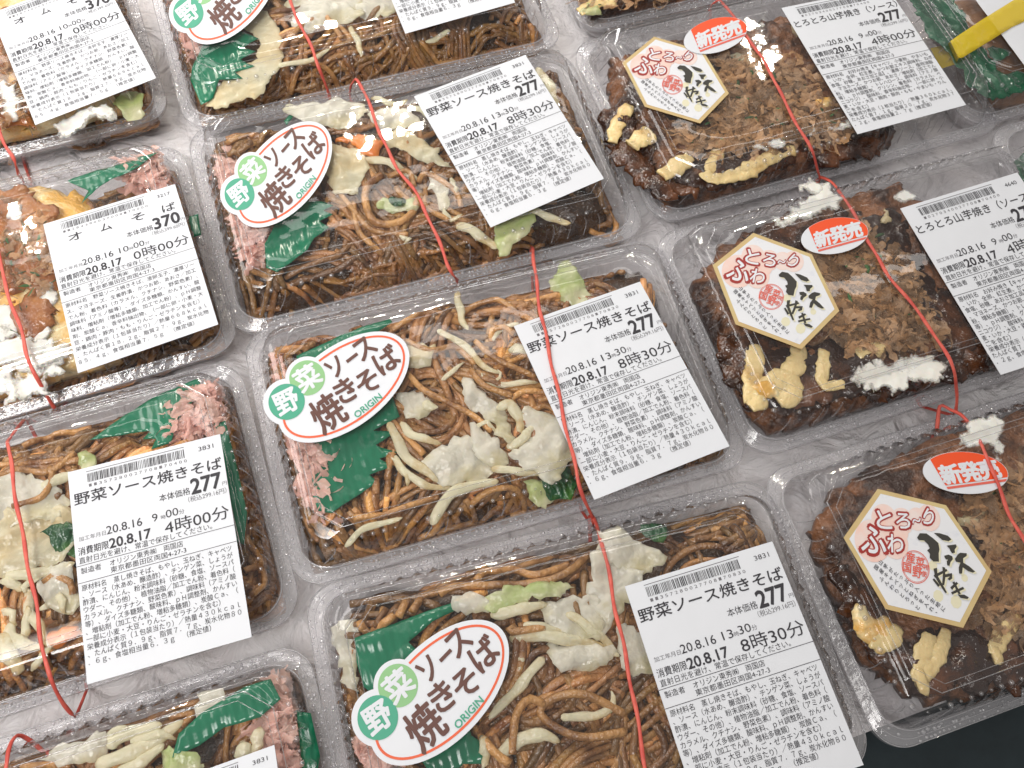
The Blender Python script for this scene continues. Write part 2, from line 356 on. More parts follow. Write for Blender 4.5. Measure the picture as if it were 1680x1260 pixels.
# ------------------------------------------------------------------ packs
NS = 18
def ring(Wd, Dp, inset, r, z, cen, th, per_c=10, step=.0016, rib=0.0, ribn=.0068, chamfer=False):
    hw = Wd / 2 - inset; hd = Dp / 2 - inset
    nW = int(round((Wd - .03) / step)); nD = int(round((Dp - .03) / step))
    pts = []
    cor = [(hw - r, hd - r, 0), (-(hw - r), hd - r, 90), (-(hw - r), -(hd - r), 180), (hw - r, -(hd - r), 270)]
    for ci in range(4):
        cx, cy_, a0 = cor[ci]
        for k in range(per_c + 1):
            a = math.radians(a0 + 90 * k / per_c)
            if chamfer:     # straight cut corner
                f = k / per_c; p0 = (cx + r * math.cos(math.radians(a0)), cy_ + r * math.sin(math.radians(a0))); p1 = (cx + r * math.cos(math.radians(a0 + 90)), cy_ + r * math.sin(math.radians(a0 + 90)))
                pts.append((p0[0] + (p1[0] - p0[0]) * f, p0[1] + (p1[1] - p0[1]) * f, 0, 0))
            else: pts.append((cx + r * math.cos(a), cy_ + r * math.sin(a), 0, 0))
        nx_, ny_, _ = cor[(ci + 1) % 4]; a1 = math.radians(cor[(ci + 1) % 4][2])
        e0 = pts[-1]; e1_ = (nx_ + r * math.cos(a1), ny_ + r * math.sin(a1))
        m_ = nW if ci % 2 == 0 else nD
        for k in range(1, m_):
            f = k / m_; L_ = math.hypot(e1_[0] - e0[0], e1_[1] - e0[1]) * f
            w = rib * max(0, math.sin(2 * math.pi * L_ / ribn)) * min(1, 6 * f, 6 * (1 - f))
            nrm = [(0, 1), (-1, 0), (0, -1), (1, 0)][ci]
            pts.append((e0[0] + (e1_[0] - e0[0]) * f + nrm[0] * w, e0[1] + (e1_[1] - e0[1]) * f + nrm[1] * w, 0, 0))
    c, s = math.cos(th), math.sin(th)
    return np.array([(cen[0] + p[0] * c - p[1] * s, cen[1] + p[0] * s + p[1] * c, z) for p in pts])
def loft(rings, cap=False):
    n = len(rings[0]); V = np.concatenate(rings); F = []
    for r in range(len(rings) - 1):
        for k in range(n):
            k2 = (k + 1) % n; F.append([r * n + k, r * n + k2, (r + 1) * n + k2, (r + 1) * n + k])
    if cap:
        base = (len(rings) - 1) * n; R_ = rings[-1]; c = R_.mean(0)
        cur = base
        for s in (.75, .5, .25):
            Q = c + (R_ - c) * s; V = np.concatenate([V, Q]); nb = len(V) - n
            for k in range(n):
                k2 = (k + 1) % n; F.append([cur + k, cur + k2, nb + k2, nb + k])
            cur = nb
        V = np.concatenate([V, [c]]); F += [[cur + k, cur + (k + 1) % n, len(V) - 1] for k in range(n)]
    return V, F

PK = {}
def fit_rect(corners, Wd, Dp, ang=None):
    """corners: list of (ix, iy, px, py), ix/iy in {-1, 1}; returns centre and angle of the pack on the rim plane"""
    S = np.array([(c[0] * Wd / 2, c[1] * Dp / 2) for c in corners]); T = np.array([at(c[2], c[3], 0)[:2] for c in corners])
    sc, tc_ = S.mean(0), T.mean(0); A = S - sc; B = T - tc_
    th = math.atan2((A[:, 0] * B[:, 1] - A[:, 1] * B[:, 0]).sum(), (A * B).sum())
    th = max(-.06, min(.06, th)) if ang is None else ang
    R_ = np.array([[math.cos(th), -math.sin(th)], [math.sin(th), math.cos(th)]])
    return tc_ - R_ @ sc, th
PW, PD = .200, .116      # spacing used when fitting the corners
GW, GD = .2032, .1212    # the moulded size
def pack(key, phrase, label, corners, Wd=PW, Dp=PD, ang=None):
    cen, th = fit_rect(corners, Wd, Dp, ang)
    root = empty('food_pack', (cen[0], cen[1], ZT)); tag(root, label, 'food pack', 'clear lidded food packs on the counter')
    kw = dict(cen=cen, th=th)
    Wd, Dp = GW, GD
    R = lambda ins, r, z, **k: ring(Wd, Dp, ins, r, z, cen, th, **k)
    # lid: steep ribbed wall, rounded shoulder, flat top panel with cut corners
    V, F = loft([R(.0056, .012, .0012), R(.0060, .012, .0030), R(.0066, .0115, .0042), R(.0072, .011, .0050, rib=.0012), R(.0080, .011, .0085, rib=.0024), R(.0088, .0105, .0130, rib=.0020), R(.0096, .010, .0162, rib=.0006),
                 R(.0108, .010, .0178), R(.0126, .009, .0186), R(.0146, .009, .0188, chamfer=True), R(.0151, .009, .0197, chamfer=True), R(.0158, .009, .0200, chamfer=True)], cap=True)
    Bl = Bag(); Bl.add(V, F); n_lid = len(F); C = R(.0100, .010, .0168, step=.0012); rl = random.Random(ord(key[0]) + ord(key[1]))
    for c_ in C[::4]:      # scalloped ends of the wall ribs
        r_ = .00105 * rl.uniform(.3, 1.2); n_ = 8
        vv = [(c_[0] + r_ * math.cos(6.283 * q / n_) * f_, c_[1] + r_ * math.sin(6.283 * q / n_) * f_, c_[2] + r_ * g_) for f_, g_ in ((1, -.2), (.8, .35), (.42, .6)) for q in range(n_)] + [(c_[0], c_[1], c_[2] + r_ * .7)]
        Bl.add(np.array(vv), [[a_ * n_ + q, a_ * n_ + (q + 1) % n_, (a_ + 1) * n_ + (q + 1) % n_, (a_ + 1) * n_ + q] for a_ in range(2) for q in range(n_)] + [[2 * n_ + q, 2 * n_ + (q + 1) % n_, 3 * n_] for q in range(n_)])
    Ca, Cb, Cc = (R(i_, .011, z_, step=.0012) for i_, z_ in ((.0064, .0040), (.0078, .0100), (.0090, .0150)))
    for q in range(3, len(Ca) - 4, 7):      # slanting ribs pressed into the wall
        if rl.random() < .25: continue
        o_ = rl.choice([1, 2]); V, F = tube(catmull([Ca[q], Cb[(q + o_) % len(Cb)] + [0, 0, .0006], Cc[(q + o_) % len(Cc)]], .0015), .00024 * rl.uniform(.6, 1.3), 4); Bl.add(V, F)
    for ins, zz, r_, rad in ((.0151, .0199, .009, .00022), (.0178, .0201, .009, .00014)):      # moulded lines round the top panel, whitened as edge highlights
        C = R(ins, r_, zz, chamfer=True, step=.006); C = np.concatenate([C, C[:1]]); V, F = tube(C, rad, 4, caps=False); Bl.add(V, F)
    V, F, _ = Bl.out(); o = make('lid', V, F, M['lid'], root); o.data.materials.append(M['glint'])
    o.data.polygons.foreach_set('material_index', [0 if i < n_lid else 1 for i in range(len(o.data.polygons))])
    # flat flange with two rows of tiny moulded beads, whitened to read as glints
    B = Bag(); V, F = loft([R(0, .014, -.0022), R(0, .014, .0004), R(.0004, .014, .0009), R(.0050, .0125, .0009), R(.0054, .012, .0014), R(.0058, .012, .0014)]); B.add(V, F); n_flange = len(F)
    rs = random.Random(ord(key[0]) * 7 + ord(key[1]))
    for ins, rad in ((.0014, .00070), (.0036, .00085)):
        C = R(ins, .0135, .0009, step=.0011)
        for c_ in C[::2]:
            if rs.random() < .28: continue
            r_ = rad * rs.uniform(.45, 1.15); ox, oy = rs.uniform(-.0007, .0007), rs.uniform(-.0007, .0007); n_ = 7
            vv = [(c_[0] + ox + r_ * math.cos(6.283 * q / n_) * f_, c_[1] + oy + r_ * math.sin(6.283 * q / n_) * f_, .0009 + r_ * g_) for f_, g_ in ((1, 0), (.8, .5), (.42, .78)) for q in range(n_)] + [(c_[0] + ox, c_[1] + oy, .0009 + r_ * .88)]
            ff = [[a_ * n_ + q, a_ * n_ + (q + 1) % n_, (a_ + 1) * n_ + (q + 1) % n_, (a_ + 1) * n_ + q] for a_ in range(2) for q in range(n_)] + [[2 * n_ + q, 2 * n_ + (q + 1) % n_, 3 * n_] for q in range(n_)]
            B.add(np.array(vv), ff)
    for ins, zz, rad in ((.0001, .0007, .00020), (.0050, .0013, .00026), (.0025, .0009, .00014)):
        C = R(ins, .0135, zz, step=.006); C = np.concatenate([C, C[:1]]); V, F = tube(C, rad, 4, caps=False); B.add(V, F)
    V, F, _ = B.out()
    o = make('rim', V, F, M['rim'], root); o.data.materials.append(M['bead_glint']); nf = n_flange
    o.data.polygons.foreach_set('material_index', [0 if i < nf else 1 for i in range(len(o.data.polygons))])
    # tray
    V, F = loft([R(.0004, .014, -.0012), R(.0050, .012, -.0014), R(.0060, .012, -.0030), R(.0068, .011, -.0070, rib=.0014), R(.0080, .011, -.0135, rib=.0014), R(.0094, .010, -.0172), R(.0118, .009, -.0188), R(.0170, .009, -.0188), R(.0190, .009, -.0180)], cap=True)
    make('tray', V, F, M['tray'], root)
    PK[key] = dict(root=root, cen=cen, th=th, W=Wd, D=Dp, ph=phrase)
    return root
def local(key, u, v):
    """u, v in metres in the pack's own axes"""
    p = PK[key]; c, s = math.cos(p['th']), math.sin(p['th'])
    return np.array([p['cen'][0] + u * c - v * s, p['cen'][1] + u * s + v * c])
TL, TR, BR, BL = (-1, 1), (1, 1), (1, -1), (-1, -1)
pack('A1', 'the top left omelette pack', 'clear omelette pack cut off by the top left corner, its label showing 370', [(*BR, 280, 205), (*TR, 192, -90)])
pack('A2', 'the left edge omelette pack', 'clear omelette pack at the left edge, pink ginger above its whole 370 label', [(*TR, 300, 240), (*BR, 382, 566)], ang=.05)
pack('A3', 'the left edge noodle pack', 'clear pack of fried noodles at the left edge, its label reading 277 and 4:00', [(*TR, 395, 602), (*BR, 482, 1000)], ang=.02)
pack('A4', 'the bottom left noodle pack', 'clear noodle pack cut off by the bottom left corner, only its label corner showing', [(*TR, 498, 1062)], ang=.01)
pack('B1', 'the top centre noodle pack', 'clear noodle pack cut off by the top edge, white onion slice over its green film', [(*BL, 303, 212), (*BR, 928, 68)])
pack('B2', 'the carrot noodle pack', 'clear noodle pack holding an orange carrot piece beside its oval sticker', [(*c, x, y) for c, x, y in ((TL, 310, 228), (TR, 937, 90), (BL, 388, 543), (BR, 1047, 375))])
pack('B3', 'the middle noodle pack', 'clear noodle pack in the middle of the photo, full of large cabbage pieces', [(*c, x, y) for c, x, y in ((TL, 398, 566), (TR, 1078, 392), (BL, 495, 943), (BR, 1228, 762))])
pack('B4', 'the bottom centre noodle pack', 'clear noodle pack cut off by the bottom edge, largest oval sticker on its lid', [(*c, x, y) for c, x, y in ((TL, 508, 975), (TR, 1250, 792))])
pack('C1', 'the pancake pack cut off by the top edge', 'clear pancake pack of which only the front edge shows at the top', [(*BL, 938, 62), (*BR, 1500, -82)], ang=.02)
pack('C2', 'the upper pancake pack', 'clear pancake pack in the upper right with its whole white label at its right end', [(*c, x, y) for c, x, y in ((TL, 952, 90), (BL, 1062, 358), (BR, 1645, 200))])
pack('C3', 'the middle pancake pack', 'clear pancake pack at the right with white mayonnaise smeared inside both long lid edges', [(*c, x, y) for c, x, y in ((TL, 1085, 390), (BL, 1222, 752))], ang=.012)
pack('C4', 'the lower right pancake pack', 'clear pancake pack in the lower right, shaded, its tray partly over the dark counter', [(*c, x, y) for c, x, y in ((TL, 1262, 785), (BL, 1438, 1232))], ang=.004)
pack('D1', 'the green leaf pack', 'clear pack with dark green leaf and yellow tape in the top right corner', [(*BL, 1590, 205)], ang=.03)
pack('D2', 'the sliver pack at the right edge', 'clear pack whose left end alone shows at the right edge', [(*TL, 1622, 222)], ang=.02)

# ------------------------------------------------------------------ printing
_tc = {}
def text_mesh(s, bold=0.0):
    k = (s, bold)
    if k in _tc: return _tc[k]
    cu = bpy.data.curves.new('text', 'FONT'); cu.body = s; cu.size = 1; cu.offset = bold; cu.resolution_u = 3
    ob = bpy.data.objects.new('text', cu); SC.collection.objects.link(ob)
    me = bpy.data.meshes.new_from_object(ob.evaluated_get(bpy.context.evaluated_depsgraph_get()))
    V = np.array([v.co[:2] for v in me.vertices]) if len(me.vertices) else np.zeros((0, 2))
    F = [list(p.vertices) for p in me.polygons]
    bpy.data.objects.remove(ob); bpy.data.curves.remove(cu); bpy.data.meshes.remove(me)
    _tc[k] = (V, F); return _tc[k]
class Art:
    """flat artwork in design units (x right, y DOWN), layers lifted a hair each"""
    def __init__(s): s.layers = {}
    def add(s, mname, V, F, lift): s.layers.setdefault(mname, []).append((np.asarray(V, float), F, lift))
    def poly(s, mname, P, lift): s.add(mname, P, [list(range(len(P)))], lift)
    def rect(s, mname, x0, y0, x1, y1, lift=2): s.poly(mname, [(x0, y0), (x0, y1), (x1, y1), (x1, y0)], lift)
    def text(s, mname, txt, x0, yb, w, h, bold=0.0, lift=2, rot=0.0, center=False, real=None):
        """fits txt into width w; h = em height in design units; yb = baseline; center: (x0, yb) is the middle"""
        V, F = text_mesh(txt, 0.0)
        if not len(V): return
        if bold > .001:      # thicken the strokes with shifted copies, each a hair above the last
            nb = 4 if bold < .02 else 8; b0 = bold; w0 = w
            mnx = V.min(0); mxx0 = V.max(0); emx = (w0 / (mxx0[0] - mnx[0])) if w0 else h
            for i in range(nb + 1):
                a_ = 2 * math.pi * i / nb; r_ = b0 if i < nb else 0
                dx, dy = math.cos(a_) * r_ * emx, math.sin(a_) * r_ * h
                c_, q_ = math.cos(rot), math.sin(rot)
                s.text(mname, txt, x0 + dx * c_ + dy * q_, yb - dx * q_ + dy * c_, w, h, 0.0, lift + i * .09, rot, center)
            return
        V = V.copy(); mn, mxx = V.min(0), V.max(0)
        sx = (w / (mxx[0] - mn[0])) if w else h
        X = (V[:, 0] - mn[0]) * sx; Y = -V[:, 1] * h
        if center: X -= X.max() / 2; Y -= (Y.max() + Y.min()) / 2
        c, q = math.cos(rot), math.sin(rot)
        s.add(mname, np.stack([x0 + X * c + Y * q, yb - X * q + Y * c], 1), F, lift)
def bilinear(quad, z):
    Q = [at(x, y, z)[:2] for x, y in quad]
    return lambda V: (1 - V[:, :1]) * (1 - V[:, 1:]) * Q[0] + V[:, :1] * (1 - V[:, 1:]) * Q[1] + V[:, :1] * V[:, 1:] * Q[2] + (1 - V[:, :1]) * V[:, 1:] * Q[3]
def affine3(src, dst, z):
    """design triangle -> pixels dst on plane z"""
    A = np.array([[*p, 1.0] for p in src]); B = np.array([at(*p, z)[:2] for p in dst]); X = np.linalg.lstsq(A, B, rcond=None)[0]
    return lambda V: np.concatenate([V, np.ones((len(V), 1))], 1) @ X

SOBA = ['原材料名　蒸し焼きそば、もやし、玉ねぎ、キャベツ', '、ソース（水あめ、醸造酢）、チンゲン菜、しょうが', '酢漬、にんじん、粉末調味料（砂糖、食塩、ソースパ', 'ウダー、その他）、植物油脂／加工でん粉、着色料（',
        'カラメル、クチナシ、野菜色素）、調味料（アミノ酸', '等）、ダイズ多糖類、酸味料、ｐＨ調整剤、かんすい', '、増粘剤（加工でん粉、増粘多糖類）、炭酸Ｃａ、（', '一部に小麦・大豆・りんご・ゼラチンを含む）', '栄養成分表示（１包装当たり）／熱量４３０ｋｃａｌ', '、たんぱく質９．９ｇ、脂質７．７ｇ、炭水化物８０', '．６ｇ、食塩相当量６．３ｇ　（推定値）']
OMU = ['原材料名　野菜ソース焼きそば、液卵玉子、濃厚ソー', 'ス、マヨネーズ、生姜酢漬、かつお節、あおさ／加工', 'でん粉、着色料（カラメル、クチナシ、野菜色素）、', '調味料（アミノ酸等）、ダイズ多糖類、かんすい、酸', '味料、増粘剤（増粘多糖類、加工でん粉）、ｐＨ調整',
       '剤、炭酸Ｃａ、香辛料抽出物、（一部に卵・小麦・大', '豆・鶏肉・豚肉・もも・りんご・ゼラチンを含む）', '栄養成分表示（１包装当たり）／熱量６６８ｋｃａｌ', '、たんぱく質１８．２ｇ、脂質２７．９ｇ、炭水化物', '８５．４ｇ、食塩相当量７．５ｇ　（推定値）']
OKO = ['原材料名　お好み焼き【キャベツ、小麦粉、やまいも', '、いか、全卵、紅生姜、かつお節エキス調味料、ねぎ、', '食塩、砂糖、あおさ加工品】、濃厚ソース、植物油脂', '、マヨネーズ、かつお節、あおさ／増粘剤（加工でん', '粉、増粘多糖類）、トレハロース、調味料（アミノ酸', '等）、ｐＨ調整剤、グリシン、着色料（カラメル、ベ',
       'ニコウジ）、酸味料、香辛料抽出物、（一部に卵・小', '麦・いか・大豆・鶏肉・豚肉・もも・やまいも・りん', 'ごを含む）', '栄養成分表示（１枚当たり）／熱量３６０ｋｃａｌ、', 'たんぱく質７．１ｇ、脂質２０．７ｇ、炭水化物３７', '．２ｇ、食塩相当量２．７ｇ（推定値）']
def label_art(kind, code, made, upto, bar):
    a = Art(); rs = random.Random(bar)
    a.rect('ink', .115, .020, .755, .0225)
    x = .12
    while x < .745:
        w = rs.choice([.003, .003, .0045, .007]); a.rect('ink', x, .032, min(x + w, .75), .076); x += w + rs.choice([.003, .0035, .0055, .008])
    for i, ch in enumerate(bar): a.text('ink_grey', ch, .125 + i * .0325, .100, .018, .021, 0)
    a.text('ink', code, .845, .062, .10, .032)
    if kind == 'omu':
        for i, ch in enumerate('オムそば'): a.text('ink', ch, .15 + .235 * i, .170, .10 if i != 1 else .085, .062, .008)
    elif kind == 'soba': a.text('ink', '野菜ソース焼きそば', .025, .172, .955, .066, .012)
    else: a.text('ink', 'とろとろ山芋焼き（ソース）', .025, .168, .96, .058, .010)
    a.text('ink', '本体価格', .555, .262, .20, .040)
    a.text('ink', '370' if kind == 'omu' else '277', .765, .268, .195, .108, .028)
    a.text('ink_grey', '円', .965, .262, .03, .022)
    a.text('ink_grey', '（税込399.60円）' if kind == 'omu' else '（税込299.16円）', .735, .302, .25, .030)
    a.text('ink_grey', '加工年月日', .03, .352, .17, .024)
    a.text('ink', '20.8.16', .205, .354, .225, .056, .004)
    h, mn = made; a.text('ink', h, .495 if len(h) == 1 else .475, .352, .035 if len(h) == 1 else .07, .054); a.text('ink_grey', '時', .55, .35, .03, .022); a.text('ink', mn, .583, .350, .08, .054); a.text('ink_grey', '分', .667, .348, .035, .026)
    a.text('ink', '消費期限', .02, .418, .19, .042, .004)
    a.text('ink', '20.8.17', .215, .424, .26, .066, .022)
    a.text('ink', upto, .565, .424, .415, .074, .002)
    a.text('ink', '直射日光を避け、常温で保存してください。', .02, .458, .84, .033)
    a.rect('ink', 0.0, .468, 1, .4705)
    a.text('ink', '製造者', .025, .507, .125, .031); a.text('ink', 'オリジン東秀㈱　両国店', .205, .504, .46, .032)
    a.text('ink', '東京都墨田区両国4-27-3', .205, .537, .475, .031)
    a.rect('ink', 0.0, .548, 1, .5505)
    T = {'omu': OMU, 'soba': SOBA, 'oko': OKO}[kind]; st = {'omu': .0408, 'soba': .0335, 'oko': .0325}[kind]
    for i, ln in enumerate(T): a.text('ink', ln, .02, .586 + st * i, .0392 * len(ln), .031)
    return a
ZL = .0204                     # top of the lid panel
def price_label(key, quad, kind, code, made, upto, bar, lab):
    root = PK[key]['root']; z = ZL + .0003; fn = bilinear(quad, z)
    n = 14; Vd = np.array([(i / n, j / n) for j in range(n + 1) for i in range(n + 1)]); xy = fn(Vd)
    V = np.concatenate([xy, np.full((len(xy), 1), z)], 1); F = []
    for j in range(n):
        for i in range(n): k = j * (n + 1) + i; F.append([k, k + n + 1, k + n + 2, k + 1])
    B = V.copy(); B[:, 2] -= .00022; nb = len(V)
    rimi = [i for i in range(n + 1)] + [j * (n + 1) + n for j in range(1, n + 1)] + [n * (n + 1) + i for i in range(n - 1, -1, -1)] + [j * (n + 1) for j in range(n - 1, 0, -1)]
    F += [[rimi[k], rimi[(k + 1) % len(rimi)], nb + rimi[(k + 1) % len(rimi)], nb + rimi[k]] for k in range(len(rimi))]
    o = make('price_label', np.concatenate([V, B]), F, M['paper'], root, smooth=False); o['label'] = lab
    o['_loc'] = root['_loc']
    label_art(kind, code, made, upto, bar).apply_sub(fn, root, o, z)
def _apply_sub(s, fn, root, par, z):
    """printing as sub-part of the sticker it is on"""
    for mname, L_ in s.layers.items():
        b_ = Bag()
        for V, F, lift in L_:
            xy = fn(V); b_.add(np.concatenate([xy, np.full((len(xy), 1), z + lift * .00006)], 1), F)
        V, F, _ = b_.out()
        o = make('printing', V, F, M[mname], root, smooth=False); o.parent = par
Art.apply_sub = _apply_sub

price_label('A1', [(-15, 22), (165, -45), (256, 128), (58, 205)], 'omu', '3217', ('10', '00'), '0時00分', '11284390037008170000', 'white price label reading 370 and 0:00')
price_label('A2', [(71, 368), (287, 302), (358, 532), (128, 612)], 'omu', '3217', ('10', '00'), '0時00分', '11284390037008170000', 'white price label reading 370 and 0:00')
price_label('A3', [(111, 775), (361, 712), (413, 1045), (143, 1123)], 'soba', '3831', ('9', '00'), '4時00分', '11357280027708170400', 'white price label reading 277 and 4:00')
price_label('A4', [(200, 1312), (450, 1222), (500, 1570), (228, 1670)], 'soba', '3831', ('9', '00'), '4時00分', '11357280027708170400', 'white price label of which only the top right corner shows')
price_label('B1', [(580, -152), (752, -207), (845, 4), (665, 55)], 'soba', '3831', ('13', '30'), '8時30分', '11357280027708170830', 'white price label cut off by the top edge')
price_label('B2', [(679, 158), (862, 90), (991, 293), (805, 373)], 'soba', '3831', ('13', '30'), '8時30分', '11357280027708170830', 'white price label reading 277 and 8:30')
price_label('B3', [(843, 535), (1050, 462), (1197, 732), (975, 820)], 'soba', '3831', ('13', '30'), '8時30分', '11357280027708170830', 'white price label reading 277 and 8:30')
price_label('B4', [(1025, 962), (1267, 888), (1417, 1255), (1150, 1345)], 'soba', '3831', ('13', '30'), '8時30分', '11357280027708170830', 'white price label reading 277 and 8:30')
price_label('C2', [(1282, 13), (1455, -22), (1585, 172), (1407, 220)], 'oko', '4640', ('9', '00'), '4時00分', '10270340027708170400', 'white price label reading 277 and 4:00')
price_label('C3', [(1477, 342), (1669, 283), (1846, 548), (1642, 615)], 'oko', '4640', ('9', '00'), '4時00分', '10270340027708170400', 'white price label cut off by the right edge')

# oval name sticker, drawn in the pixel units of the middle pack's sticker
def oval_art():
    a = Art(); cx, cy_, ra, rb, th = 565.0, 633.0, 124.0, 67.0, math.radians(36.5)
    def ell(ra, rb, n=72):
        return np.array([(cx + ra * math.cos(t_) * math.cos(th) + rb * math.sin(t_) * math.sin(th), cy_ - ra * math.cos(t_) * math.sin(th) + rb * math.sin(t_) * math.cos(th)) for t_ in np.arange(n) * 2 * math.pi / n])
    def circ(x, y, r, n=40): return np.array([(x + r * math.cos(t_), y + r * math.sin(t_)) for t_ in np.arange(n) * 2 * math.pi / n])
    c1, c2 = (471, 659), (503.5, 620)
    a.outline = [ell(ra, rb), circ(*c1, 38), circ(*c2, 36)]
    o1, i1 = ell(ra - 7.5, rb - 7), ell(ra - 11.2, rb - 10.5); n = len(o1)
    ok = lambda p: math.hypot(p[0] - c1[0], p[1] - c1[1]) > 29 and math.hypot(p[0] - c2[0], p[1] - c2[1]) > 29
    for k in range(n):
        k2 = (k + 1) % n
        mid = (o1[k] + i1[k2]) / 2
        between = (mid[0] < 500 and mid[1] > 610 and mid[1] < 672 and math.hypot(mid[0] - 485, mid[1] - 640) < 42)
        if ok(o1[k]) and ok(o1[k2]) and not between: a.poly('orange_ink', [o1[k], i1[k], i1[k2], o1[k2]], 2)
    a.poly('lime_ink', circ(*c2, 29.3), 2); a.poly('green_ink', circ(*c1, 29.3), 3)
    r = math.radians(33)
    a.text('paper', '菜', c2[0], c2[1], 40, 42, .03, 4, r, True); a.text('paper', '野', c1[0], c1[1], 38, 42, .03, 4, r * .8, True)
    for ch, x, y, w, h, rr in (('ソ', 549, 603, 30, 42, 34), ('ー', 577, 587, 25, 40, 5), ('ス', 598, 571, 38, 46, 38), ('焼', 537, 677, 58, 62, 35), ('き', 566, 641, 38, 46, 30), ('そ', 602, 627, 42, 44, 32), ('ば', 634, 590, 48, 46, 34)):
        a.text('brown_ink', ch, x, y, w * .86, h * .98, .024, 4, math.radians(rr if ch != 'ー' else 38), True)
    a.text('green_ink', 'ORIGIN', 602.5, 666.5, 53, 15, .02, 4, math.radians(38), True)
    return a
def hex_art():
    a = Art(); P = np.array([(455, 70), (1050, 285), (1305, 840), (920, 1200), (280, 970), (45, 400)], float)
    a.outline = [P]; c = P.mean(0); Q = c + (P - c) * .925
    a.poly('washi', Q, 1)
    def circ(x, y, r, n=24, sx=1.0): return np.array([(x + r * sx * math.cos(t_), y + r * math.sin(t_)) for t_ in np.arange(n) * 2 * math.pi / n])
    # peach glow printed behind the rounded red lettering
    for i, (x, y, r_) in enumerate(((450, 310, 118), (610, 350, 105), (750, 355, 92), (860, 360, 105), (300, 460, 165), (495, 510, 120), (370, 400, 110), (560, 430, 80))): a.poly('peach_ink', circ(x, y, r_), 2 + i * .25)
    for x, y, r_ in ((770, 945, 46), (915, 1010, 50), (790, 720, 40), (1045, 850, 30)): a.poly('cream_ink', circ(x, y, r_, 8), 2)
    R_ = math.radians
    for ch, x, y, w, h, r_ in (('と', 445, 318, 135, 170, -12), ('ろ', 615, 350, 125, 150, -12), ('〜', 738, 366, 85, 120, 12), ('り', 855, 358, 85, 150, -40), ('ふ', 305, 455, 220, 250, -12), ('わ', 495, 510, 140, 165, -12)):
        a.text('maroon_ink', ch, x, y, w * 1.12, h * 1.10, .075, 5, R_(r_), True); a.text('washi', ch, x, y, w, h, .018, 6, R_(r_), True)
    BR_ = [[(705, 495), (740, 465), (800, 475), (850, 520), (886, 562), (882, 610), (865, 640), (850, 700), (800, 692), (775, 660), (786, 630), (768, 602), (796, 590), (790, 560), (762, 525), (715, 515)], [(868, 480), (920, 490), (990, 520), (1014, 552), (985, 562), (930, 545), (900, 515)],
           [(955, 592), (1042, 594), (1045, 612), (1018, 632), (1015, 655), (985, 655), (975, 618)], [(908, 664), (950, 660), (982, 678), (980, 700), (952, 718), (935, 745), (916, 736), (920, 708), (936, 698), (915, 690)],
           [(1000, 700), (1035, 672), (1062, 662), (1120, 674), (1112, 694), (1075, 706), (1066, 738), (1110, 772), (1152, 818), (1130, 824), (1090, 806), (1050, 772), (1030, 816), (1003, 812), (1014, 768), (1040, 735), (1002, 722)],
           [(785, 745), (818, 742), (806, 800), (852, 932), (836, 936), (792, 842), (780, 800)], [(752, 820), (768, 815), (806, 872), (786, 882)], [(868, 742), (892, 752), (868, 830), (842, 880), (826, 868), (856, 800)], [(770, 792), (898, 762), (905, 778), (778, 812)], [(850, 800), (905, 800), (940, 800), (932, 838), (900, 850), (888, 836), (912, 822), (860, 822)],
           [(892, 900), (960, 868), (972, 882), (902, 920)], [(888, 936), (1008, 912), (1012, 930), (894, 954)], [(922, 868), (942, 862), (972, 960), (950, 962)], [(942, 962), (1000, 970), (1034, 994), (1018, 1006), (960, 988)]]
    for q_, P_ in enumerate(BR_):
        a.poly('cream_ink', [(x + 14, y + 12) for x, y in P_], 5 + q_ * .05); a.poly('sumi', P_, 6 + q_ * .05)
    for r0, r1 in ((125, 119), (114, 111)):
        o1, i1 = circ(630, 708, r0, 48), circ(630, 708, r1, 48)
        for k in range(48): a.poly('seal_ink', [o1[k], i1[k], i1[(k + 1) % 48], o1[(k + 1) % 48]], 3)
    for ch, x, y, s_ in (('国', 550, 702, 74), ('産', 605, 635, 78), ('野', 632, 750, 84), ('菜', 680, 680, 78), ('使', 690, 770, 44), ('用', 722, 725, 40)): a.text('seal_ink', ch, x, y, s_, s_ * 1.1, .02, 5, R_(-20), True)
    for s_, x0, y0, x1, y1 in (('山芋がたっぷり入った生地に', 325, 632, 782, 1040), ('国産キャベツとねぎを入れ、', 278, 662, 715, 1060), ('ふんわりとろっと', 300, 752, 560, 1000)):
        n = len(s_)
        for i, ch in enumerate(s_):
            f = i / (n - 1); a.text('ink', ch, x0 + (x1 - x0) * f, y0 + (y1 - y0) * f, 0, 42, .01, 4, R_(42), True)
    return a
